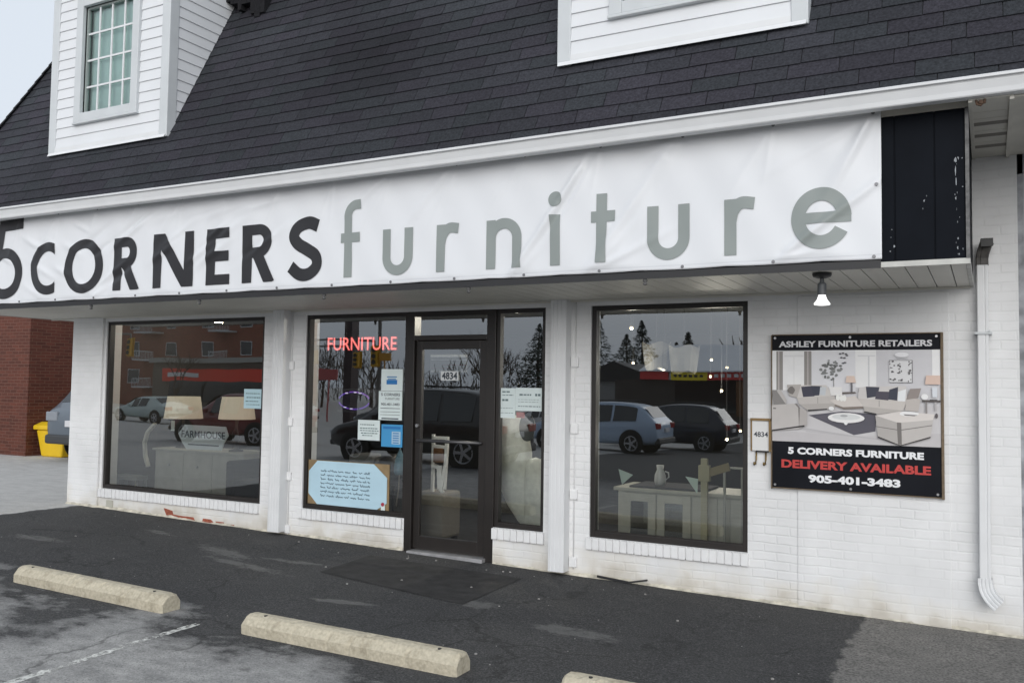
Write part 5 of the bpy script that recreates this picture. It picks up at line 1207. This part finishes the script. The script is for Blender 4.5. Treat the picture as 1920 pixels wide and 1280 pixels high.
# ------------------------------------------------------------------ cars
def car(label, paint, L=4.6, W=1.84, H=1.68, loc=(0, 0, 0), rz=0, suv=True, name='parked_car', cat='car', plate=True, lamp=None):
    """built with its rear at x=0 and nose at x=L, centred on y"""
    t = thing(name, label, cat, loc, 'cars parked on the lot', rz)
    w2 = W / 2; hb = .98 if suv else .88      # belt height
    if suv: st_ = [(0.02, .42, .78, .80, .86, .80), (.06, .34, hb, hb + .02, .96, .82), (.20, .30, hb + .02, hb + .10, .985, .80), (.55, .28, hb + .02, H - .12, 1, .72), (.95, .27, hb + .01, H - .02, 1, .73), (1.8, .26, hb, H, 1, .745), (2.5, .26, hb - .01, H - .03, 1, .74), (3.0, .26, hb - .02, H - .17, 1, .72), (3.62, .26, hb - .03, hb + .03, .99, .78), (4.2, .28, hb - .10, hb - .06, .95, .74), (4.5, .32, hb - .24, hb - .21, .86, .66), (4.6, .40, .60, .62, .74, .60)]
    else: st_ = [(0.02, .42, .74, .76, .84, .78), (.07, .34, hb, hb + .02, .95, .80), (.55, .29, hb + .04, hb + .07, .99, .78), (1.25, .27, hb + .03, H - .10, 1, .68), (1.6, .26, hb + .02, H - .02, 1, .68), (2.2, .25, hb, H, 1, .69), (2.7, .25, hb - .01, H - .06, 1, .68), (3.35, .25, hb - .03, hb + .04, .99, .74), (4.1, .28, hb - .12, hb - .08, .94, .70), (4.45, .32, hb - .26, hb - .23, .85, .62), (4.6, .42, .56, .58, .72, .56)]
    k = L / 4.6; rings = []
    for x, zu, zb_, zr, wb, wr in st_:
        a = w2 * wb; r_ = w2 * wr if zr > zb_ + .15 else w2 * min(wb * .93, wr + .12)
        half = [(0, zu), (a * .80, zu), (a * .97, zu + .10), (a * 1.0, (zu + zb_) / 2 + .06), (a * .965, zb_), (r_, max(zr - .05, zb_ + .005)), (r_ * .82, zr), (0, zr + .012)]
        rings.append([(x * k, -y, z) for y, z in half] + [(x * k, y, z) for y, z in reversed(half[1:-1])])
    n = len(rings[0]); mb = MB(); vs = [p for r_ in rings for p in r_]
    fs = [(i * n + q, i * n + (q + 1) % n, (i + 1) * n + (q + 1) % n, (i + 1) * n + q) for i in range(len(rings) - 1) for q in range(n)]
    fs += [tuple(range(n)), tuple((len(rings) - 1) * n + q for q in range(n))]
    mb.add(vs, fs); bd = mb.build('body', paint, t); bd.parent = t; bd.matrix_parent_inverse = Matrix()
    for p in bd.data.polygons: p.use_smooth = True
    sb = bd.modifiers.new('round', 'SUBSURF'); sb.levels = 2; sb.render_levels = 2
    def part(mb_, nm, m_, bevel=0, par=None, sm=False):
        o = mb_.build(nm, m_, None, bevel=bevel, smooth=sm); o.parent = par or t; return o
    # side glass following the tumblehome, windscreen and rear glass
    idx = [i for i, s_ in enumerate(st_) if s_[3] > s_[2] + .25]
    xa, xb = st_[idx[0]][0] * k - .10, st_[idx[-1]][0] * k + .45
    for sg in (-1, 1):
        g = MB()
        def sp(x, f):  # point on the side glass
            xs_ = [s_[0] * k for s_ in st_]; j = max(i for i in range(len(xs_) - 1) if xs_[i] <= x); u = (x - xs_[j]) / (xs_[j + 1] - xs_[j])
            I = lambda c: st_[j][c] * (1 - u) + st_[j + 1][c] * u
            zb_, zr = I(2), I(3); yb, yr = w2 * I(4) * .955, w2 * I(5) * 1.0
            return (x, sg * (yb * (1 - f) + yr * f + .012), zb_ + .03 + (zr - .13 - zb_) * f)
        cuts = [xa + .22, xa + (xb - xa) * .36, xa + (xb - xa) * .66, xb - .34] if suv else [xa + .35, xa + (xb - xa) * .52, xb - .42]
        for c0, c1 in zip(cuts, cuts[1:]):
            nn = 5
            for q in range(nn):
                u0 = c0 + .04 + (c1 - c0 - .08) * q / nn; u1 = c0 + .04 + (c1 - c0 - .08) * (q + 1) / nn
                g.add([sp(u0, 0), sp(u1, 0), sp(u1, 1), sp(u0, 1)], [(0, 1, 2, 3)])
        part(g, 'side_window', M_CARGLASS)
    def slab(j0, j1, f0, f1, yw, off):
        a, b = st_[j0], st_[j1]; P = lambda f: (a[0] * k + (b[0] - a[0]) * k * f, a[3] + (b[3] - a[3]) * f)
        (x0, z0), (x1, z1) = P(f0), P(f1); d = Vector((x1 - x0, 0, z1 - z0)); nn = Vector((-d.z, 0, d.x)).normalized(); nn *= (1 if nn.z > 0 else -1) * off
        w0, w1 = w2 * yw[0], w2 * yw[1]
        return [(x0 + nn.x, -w0, z0 + nn.z), (x0 + nn.x, w0, z0 + nn.z), (x1 + nn.x, w1, z1 + nn.z), (x1 + nn.x, -w1, z1 + nn.z)]
    g = MB(); g.add(slab(2 if suv else 2, 3, .10, .96, (.72, .62), .016), [(0, 1, 2, 3)]); part(g, 'rear_window', M_CARGLASS)
    g = MB(); g.add(slab(8 if suv else 7, 7 if suv else 6, .08, .97, (.74, .64), .016), [(0, 1, 2, 3)]); part(g, 'windscreen', M_CARGLASS)
    # bumpers, plate, lights, mirrors, rails
    b = MB(); b.box(-.03, .14, -w2 * .88, w2 * .88, .34, .52); part(b, 'rear_bumper', mat('bumper_grey', (.045, .047, .05), .6) if 'bumper_grey' not in MATS else MATS['bumper_grey'], .04)
    b = MB(); b.box(L - .14, L + .0, -w2 * .76, w2 * .76, .36, .50); part(b, 'front_bumper', MATS['bumper_grey'], .04)
    if plate: b = MB(); b.box(-.022, .03, -.20, .20, .68, .80); part(b, 'number_plate', mat('plate_white', (.6, .6, .62), .5) if 'plate_white' not in MATS else MATS['plate_white'], .006)
    for sg in (-1, 1):
        b = MB(); y0, y1 = sorted((sg * w2 * .55, sg * w2 * .93)); b.box(.015, .26, y0, y1, hb - .20, hb - .02); part(b, 'tail_light', mat(lamp, (.24, .26, .29), .2) if lamp and lamp not in MATS else MATS[lamp] if lamp else mat('tail_light_red', (.30, .012, .015), .25) if 'tail_light_red' not in MATS else MATS['tail_light_red'], .02)
        b = MB(); y0, y1 = sorted((sg * w2 * .46, sg * w2 * .80)); b.box(L - .24, L - .045, y0, y1, .62, .74); part(b, 'headlight', mat('headlight_clear', (.55, .58, .6), .15) if 'headlight_clear' not in MATS else MATS['headlight_clear'], .03)
        b = MB(); y0, y1 = sorted((sg * w2 * .98, sg * w2 * 1.16)); b.box(xb - .42, xb - .28, y0, y1, hb + .02, hb + .16); part(b, 'wing_mirror', paint, .03)
        if suv:
            b = MB(); b.tube([(.85 * k, sg * w2 * .66, H + .0), (.95 * k, sg * w2 * .66, H + .05), (2.6 * k, sg * w2 * .66, H + .03), (2.75 * k, sg * w2 * .66, H - .04)], .016, 8); part(b, 'roof_rail', M_BLACK)
        for x in (.86 * k, L - .90 * k):
            R_ = .345 if suv else .32; y0 = sg * (w2 - .20); y1 = sg * (w2 + .012)
            b = MB(); b.lathe([(R_ * .62, -.11), (R_ * .96, -.11), (R_, -.07), (R_, .07), (R_ * .96, .11), (R_ * .62, .11)], x, sg * (w2 - .095), R_, 28, axis='y'); wh = part(b, 'wheel', mat('tyre_rubber', (.012, .012, .012), .85) if 'tyre_rubber' not in MATS else MATS['tyre_rubber'])
            b = MB(); b.lathe([(.06, .0), (R_ * .1, .01)], x, sg * (w2 + .012), R_, 12, axis='y')
            for q in range(5):
                a = 2 * math.pi * q / 5; b.bar((x, sg * (w2 + .010), R_), (x + R_ * .62 * math.cos(a), sg * (w2 + .006), R_ + R_ * .62 * math.sin(a)), .06, .02, up=(0, 1, 0))
            b.tube([(x + R_ * .62 * math.cos(2 * math.pi * q / 24), sg * (w2 + .008), R_ + R_ * .62 * math.sin(2 * math.pi * q / 24)) for q in range(25)], .018, 6)
            rm = part(b, 'rim', mat('alloy_rim', (.5, .51, .53), .35, metal=.7) if 'alloy_rim' not in MATS else MATS['alloy_rim'], par=wh)
            # dark arch
            b = MB(); b.lathe([(R_ * 1.17, -.02), (R_ * 1.17, .0)], x, sg * (w2 * .985), R_ + .01, 28, axis='y'); part(b, 'wheel_arch', M_BLACK)
    return t
def paintm(n, c, r=.28): return mat(n, c, r, coat=.6, spec=.5, metal=.0)
def park(label, paint, L, W, H, x, y, suv=True, **kw):
    return car(label, paint, L, W, H, (x, y, gz2(x, y)), rad(180), suv, **kw)
car('silver blue crossover parked between the shop and the brick building', paintm('silver_blue_paint', (.095, .118, .145)), 4.6, 1.80, 1.72, (-15.42, 3.55, .10), rad(90), lamp='smoked_clear')
park('pale blue estate car mirrored in the right window', paintm('pale_blue_paint', (.42, .53, .68)), 4.7, 1.84, 1.62, -9.15, -20.1)
park('dark navy crossover mirrored at the right of the right window', paintm('navy_paint', (.012, .015, .03)), 4.6, 1.86, 1.66, -8.1, -24.6)
park('black crossover mirrored in the glass of the shop door', paintm('black_paint', (.010, .010, .012)), 4.7, 1.86, 1.72, -9.0, -9.6)
park('maroon saloon mirrored behind the two table lamps', paintm('maroon_paint', (.16, .018, .02)), 4.7, 1.82, 1.52, -17.9, -12.6, False)
park('pale mint saloon mirrored at the left end of the left window', paintm('mint_paint', (.50, .60, .58)), 4.6, 1.80, 1.46, -37.6, -25.6, False)
park('grey saloon in the far row mirrored in the left window', paintm('grey_paint', (.20, .21, .22)), 4.6, 1.80, 1.46, -36.2, -30.5, False)
park('white tall wagon mirrored far off in the middle window', paintm('white_paint', (.62, .63, .64)), 4.7, 1.86, 1.75, -33.0, -30.5)
park('red hatchback far behind the navy crossover in the right window', MATS['maroon_paint'], 4.2, 1.78, 1.50, -10.5, -32, False)
park('silver saloon in the far row mirrored in the right window', paintm('silver_paint', (.40, .41, .42)), 4.6, 1.80, 1.47, -24.0, -36, False)
park('dark grey crossover in the far row mirrored in the narrow window', paintm('charcoal_paint', (.04, .042, .045)), 4.6, 1.84, 1.68, -22.5, -27.5)
park('black saloon in the near row mirrored beside the black crossover', MATS['black_paint'], 4.6, 1.80, 1.46, -24.5, -19.5, False)
park('white saloon mirrored behind the pale blue estate', paintm('white_saloon_paint', (.55, .56, .57)), 4.6, 1.80, 1.48, -18.0, -34, False)
# ------------------------------------------------------------------ neighbour brick building and yellow bin
nb = thing('brick_building', 'plain dark red brick building left of the shop', 'building', (-21, 6, .1))
MB().box(-40, -17.5, 4.0, 30, -.2, 5.2).build('wall', M_RED, nb); MB().box(-40.1, -17.4, 3.9, 30.1, 5.2, 5.35).build('coping', M_DARKTRIM, nb)
bn = thing('salt_bin', 'yellow plastic salt bin with overhanging lid by the brick building', 'bin', (-17.0, 4.5, .1))
mb = MB(); y0, y1 = 4.18, 4.75
mb.add([(-17.26, y0, .10), (-16.62, y0, .10), (-16.62, y1, .10), (-17.26, y1, .10), (-17.42, y0 - .02, .64), (-16.5, y0 - .02, .64), (-16.5, y1 + .02, .64), (-17.42, y1 + .02, .64)], [(0, 1, 2, 3), (7, 6, 5, 4), (1, 0, 4, 5), (2, 1, 5, 6), (3, 2, 6, 7), (0, 3, 7, 4)])
mb.build('tub', M_YELLOW, bn, bevel=.03)
mb = MB(); mb.prism_x([(y0 - .06, .645), (y1 + .04, .645), (y1 + .04, .74), (y1 - .1, .80), (y0 + .12, .80), (y0 - .06, .73)], -17.47, -16.46); mb.build('lid', M_YELLOW, bn, bevel=.02)
# slim grey building edge at the far right
ab = thing('next_building', 'grey rendered building edge just right of the downspout wall', 'building', (.6, .3, 0))
MB().box(.245, 6, .03, 9, -.3, 3.9).build('wall', mat('grey_render', (.42, .44, .47), .8, var=.08, vscale=5, bump=.3, bscale=20), ab); MB().box(.206, .245, .03, .2, -.3, 3.3).build('joint_strip', mat('joint_caulk', (.30, .31, .33), .8, var=.4, vscale=9), ab)
MB().box(.31, 6, -1.5, 9, 3.44, 3.55).build('eave', M_WHITE2, ab)

# ------------------------------------------------------------------ the street behind the camera (seen mirrored in the glass)
ap = thing('apartment_block', 'red brick apartment block with balconies mirrored in the left window', 'building', (-76, -66, .1))
MB().box(-100, -64.6, -68, -60, -1.2, 22).build('wall', M_REDFAR, ap); MB().box(-100.2, -64.4, -68.2, -59.8, 22, 22.4).build('roof', M_DARKTRIM, ap)
for fl_i in range(4):
    for k in range(6):
        x = -96 + k * 5.6; z = 1.6 + fl_i * 2.9
        f = frame_mb(x, x + 1.7, z, z + 1.5, .08, -60.06 + .12, -59.93).build('window', M_WHITE2, ap); MB().box(x + .08, x + 1.62, -59.98, -59.96, z + .08, z + 1.42).build('pane', M_CARGLASS, f)
        if k % 2 == 0:
            b = MB(); b.box(x + 2.2, x + 5.0, -59.98, -58.7, z - .5, z - .35).box(x + 2.2, x + 5.0, -58.75, -58.7, z + .42, z + .5); [b.box(x + 2.2 + q * .2, x + 2.24 + q * .2, -58.74, -58.71, z - .35, z + .42) for q in range(15)]; b.build('balcony', M_WHITE2, ap)
rsn = thing('corner_store', 'low store with a red sign band mirrored in the left window', 'building', (-55, -50, .1))
MB().box(-63, -49.6, -49.5, -45, -1.2, 3.3).build('wall', mat('store_wall', (.16, .14, .12), .8), rsn); b = MB(); b.box(-61.6, -49.7, -44.98, -44.7, 1.78, 2.78); b.build('sign_band', mat('red_sign', (.75, .06, .03), .5), rsn)
mb = MB(); mb.box(-61, -57.2, -44.69, -44.66, 2.1, 2.45); mb.build('white_stripe', M_WHITE, rsn); mb = MB(); mb.box(-61, -49.8, -44.95, -44.9, .1, 1.8); mb.build('shop_glass', M_CARGLASS, rsn); MB().box(-63.2, -49.4, -49.7, -44.6, 3.3, 3.7).build('roof', mat('store_roof', (.35, .35, .33), .8), rsn)
pz = thing('plaza_store', 'low plaza with pale roof and yellow and red signs mirrored in right window', 'building', (-14, -52, .1))
MB().box(-21, 10, -60, -45.5, -1.4, 2.2).build('wall', mat('plaza_wall', (.06, .05, .045), .8), pz)
MB().prism_x([(-45, 2.72), (-45, 2.8), (-52, 4.75), (-60, 4.75), (-60, 2.72)], -19.2, 10).build('roof', mat('pale_metal_roof', (.80, .82, .85), .5, var=.04, vscale=.5), pz)
MB().box(-17.2, -14.9, -45.5, -45.2, 2.2, 2.72).build('yellow_sign', mat('yellow_sign', (.85, .68, .03), .5), pz); MB().box(-14.9, -10, -45.5, -45.2, 2.2, 2.72).box(-19.2, -17.4, -45.5, -45.2, 2.2, 2.72).build('red_sign', mat('red_sign_far', (.62, .05, .05), .5), pz)
mb = MB(); [mb.box(-17 + k * .33, -16.8 + k * .33, -45.19, -45.17, 2.4, 2.55) for k in range(6)]; mb.build('sign_marks', M_INK, pz); mb = MB(); [mb.box(-14.5 + k * .4, -14.25 + k * .4, -45.19, -45.17, 2.36, 2.58) for k in range(9)]; mb.build('white_marks', M_WHITE, pz)
MB().box(-17, 9, -45.49, -45.4, .3, 2.1).build('shop_glass', M_CARGLASS, pz); MB().box(-13.2, -12.2, -45.45, -45.3, .1, 2.1).build('brown_door', mat('brown_door', (.14, .06, .02), .6), pz)
hs_ = thing('grey_house', 'grey gabled house mirrored beside the firs in the right window', 'house', (-24, -58, .1))
MB().box(-29, -21.5, -64, -56, -1.2, 2.2).build('wall', mat('house_grey', (.25, .25, .25), .8), hs_); MB().prism_y([(-29.4, 2.2), (-21.1, 2.2), (-25.2, 3.7)], -64.3, -55.7).build('roof', M_DARKTRIM, hs_)
for x in (-28, -25, -23): f = frame_mb(x, x + 1.0, .6, 1.8, .08, -56.0, -55.94).build('window', M_WHITE, hs_); MB().box(x + .08, x + .92, -55.99, -55.97, .68, 1.72).build('pane', M_CARGLASS, f)
M_FIR = attr_mat('fir_needles', .9, .2, var=.3, vscale=3)
def conifer(x, y, h, r_, seed, label):
    rr = random.Random(seed); t = thing('fir_tree', label, 'tree', (x, y, .1), 'trees mirrored in the glass')
    MB().tube([(x, y, -1.1), (x, y, h * .5), (x, y, h * .97)], [.22, .13, .03], 8).build('trunk', mat('bark', (.07, .05, .035), .9) if 'bark' not in MATS else MATS['bark'], t)
    mb = MB()
    for k in range(1900):
        f = rr.random() ** .75; z = h * (.12 + .88 * f); R_ = r_ * (1 - f) ** 1.05 * (.75 + .5 * math.sin(z * 5.1 + seed) ** 2); a = rr.uniform(0, 6.283); q = R_ * math.sqrt(rr.uniform(.1, 1))
        c = Vector((x + q * math.cos(a), y + q * math.sin(a), z - q * .28)); s = rr.uniform(.14, .34) * (1 - .55 * f)
        d = Vector((math.cos(a), math.sin(a), -.35)) * s * 1.6; e = Vector((-math.sin(a), math.cos(a), rr.uniform(-.3, .3))) * s * .6
        g = rr.uniform(.05, .15); mb.add([c - e, c + d * .5 - e * .7, c + d, c + d * .5 + e * .7, c + e], [(0, 1, 2, 3, 4)], 0, (g * .62, g * .8, g * .72))
    mb.build('crown', M_FIR, t, fixn=False)
for i, (x, y, h, r_, lab) in enumerate(((-32.5, -70, 8.2, 4.4, 'dark fir with forked top at the left of the right window'), (-28, -70, 7.9, 3.6, 'dark pointed fir second from left in the right window'), (-30.3, -72, 6.8, 4.0, 'shorter fir filling between two taller ones'), (-23.6, -70, 6.9, 3.0, 'slim fir rising behind the plaza roof'), (-26, -74, 6.2, 3.0, 'small fir beside the beige drum shade'),
                                     (-38.6, -70, 7.9, 4.4, 'tall dark fir at the right of the narrow window'), (-37, -68, 7.2, 4.0, 'dark fir next to the tall one in the narrow window'), (-17.5, -80, 6.9, 3.4, 'fir at the far right above the plaza roof'), (-35.2, -74, 7.4, 4.0, 'fir partly hidden behind the ribbed column'))):
    conifer(x, y, h, r_, 40 + i, lab)
def bare_tree(x, y, h, seed, label):
    rr = random.Random(seed); t = thing('bare_tree', label, 'tree', (x, y, .1), 'trees mirrored in the glass'); tr_ = MB(); br_ = MB()
    def grow(p, d, L, r_, lev):
        q = p + d * L; mid = p + d * L * .5 + Vector((rr.uniform(-.06, .06), rr.uniform(-.06, .06), 0)) * L
        (tr_ if lev == 0 else br_).tube([p, mid, q], [r_, r_ * .8, r_ * .62], 5, caps=False)
        if lev >= 5: return
        for k in range(3 if lev < 4 else 2):
            nd = (d + Vector((rr.uniform(-.75, .75), rr.uniform(-.75, .75), rr.uniform(-.1, .5)))).normalized(); grow(p + d * L * rr.uniform(.6, 1), nd, L * rr.uniform(.6, .8), r_ * .58, lev + 1)
    grow(Vector((x, y, -1)), Vector((0, 0, 1)), h * .30 + .9, h * .022, 0)
    tr_.build('trunk', MATS['bark'], t); br_.build('branches', MATS['bark'], t)
for i, (x, y, h, lab) in enumerate(((-43.5, -68, 7.5, 'bare leafless tree left in the narrow window'), (-41.5, -66, 6.2, 'bare leafless tree middle of the narrow window'), (-69, -73, 6.4, 'bare leafless tree left in the middle window'), (-65.5, -70, 7.0, 'bare leafless tree behind the red letters'), (-62, -74, 6.2, 'bare leafless tree right in the middle window'), (-59.5, -71, 6.6, 'bare leafless tree close to the stack of papers in the middle window'), (-67, -76, 5.6, 'low bare leafless tree in the middle window'), (-58.5, -43.5, 4.2, 'bare leafless tree before the apartment block'))):
    bare_tree(x, y, h, 60 + i, lab)
rr = random.Random(99); mb = MB()
for k in range(5200):
    x = rr.uniform(-125, 25); y = rr.uniform(-96, -88); top = 4.2 + 1.6 * math.sin(x * .21) + 1.1 * math.sin(x * .53 + 1) + .7 * math.sin(x * 1.7)
    z = -1 + (top + 1) * rr.random() ** .8; L = rr.uniform(.5, 1.6); a = rr.gauss(0, .45); wd = rr.uniform(.03, .10)
    g = rr.uniform(.05, .12); mb.add([(x - wd, y, z), (x + wd, y, z), (x + wd * .4 + L * math.sin(a), y + .2, z + L * math.cos(a)), (x - wd * .4 + L * math.sin(a), y + .2, z + L * math.cos(a))], [(0, 1, 2, 3)], 0, (g, g * .9, g * .8))
tag(mb.build('far_woods', M_FIR, fixn=False), 'far bare winter woods along the horizon mirrored in the windows', 'woods', kind='stuff')
M_SIG = mat('signal_yellow', (.55, .30, .01), .5)
def signal(x, y, z0, z1, label, arm=3.5, pole=True):
    t = thing('traffic_signal', label, 'traffic light', (x, y, .1), 'traffic lights mirrored in the glass'); h = z1 - z0
    MB().box(x - h * .19, x + h * .19, y - .12, y + .12, z0, z1).build('signal_head', M_SIG, t, bevel=.03)
    MB().box(x - h * .28, x + h * .28, y - .14, y - .13, z0 - .06, z1 + .06).build('back_plate', M_SIG, t)
    for k in range(3): MB().lathe([(h * .11, 0), (h * .12, .06), (.0, .03)], x, y + .12, z0 + h * (.2 + .3 * k), 14, axis='y').build('lens', M_BLACK, t)
    MB().tube([(x, y, z1), (x, y, z1 + .3), (x - arm, y, z1 + .45), (x - arm, y, -.9)], .07, 8).build('mast', mat('mast_grey', (.14, .14, .14), .5) if 'mast_grey' not in MATS else MATS['mast_grey'], t)
signal(-53.4, -35, 3.45, 4.66, 'yellow signal before the brick block at upper left of the left window')
signal(-36.6, -35, 2.95, 3.72, 'yellow signal at the left edge of the middle window', 2.2); signal(-33.45, -35, 2.75, 3.62, 'yellow signal left of centre under the red letters', 5.0); signal(-32.2, -35, 2.8, 4.0, 'yellow signal under the last red letters', 6.2)
tag(MB().box(-31.9, -30.9, -35.1, -35, 3.1, 3.6).tube([(-31.4, -35.05, -.9), (-31.4, -35.05, 3.1)], .05, 8).build('street_sign', mat('amber_sign', (.45, .22, .02), .5)), 'amber street sign mirrored above the white sheet', 'street sign')
tag(MB().box(-40.6, -38.9, -40.1, -40, 2.0, 2.75).tube([(-39.7, -40.05, -.95), (-39.7, -40.05, 2.0)], .06, 8).build('street_sign', mat('pink_sign', (.40, .08, .08), .5)), 'reddish street sign mirrored at the left of the middle window', 'street sign')
tag(MB().tube([(-40, -46, -1), (-40, -46, 9)], [.2, .14], 10).build('utility_pole', mat('pole_grey', (.12, .11, .1), .8)), 'grey utility pole mirrored in the narrow window', 'pole')
tag(MB().box(-35.1, -34.55, -36.6, -36, -.9, 9).build('sign_pylon', mat('pylon_dark', (.03, .015, .02), .6)), 'dark tall pylon mirrored behind the red letters', 'pylon')
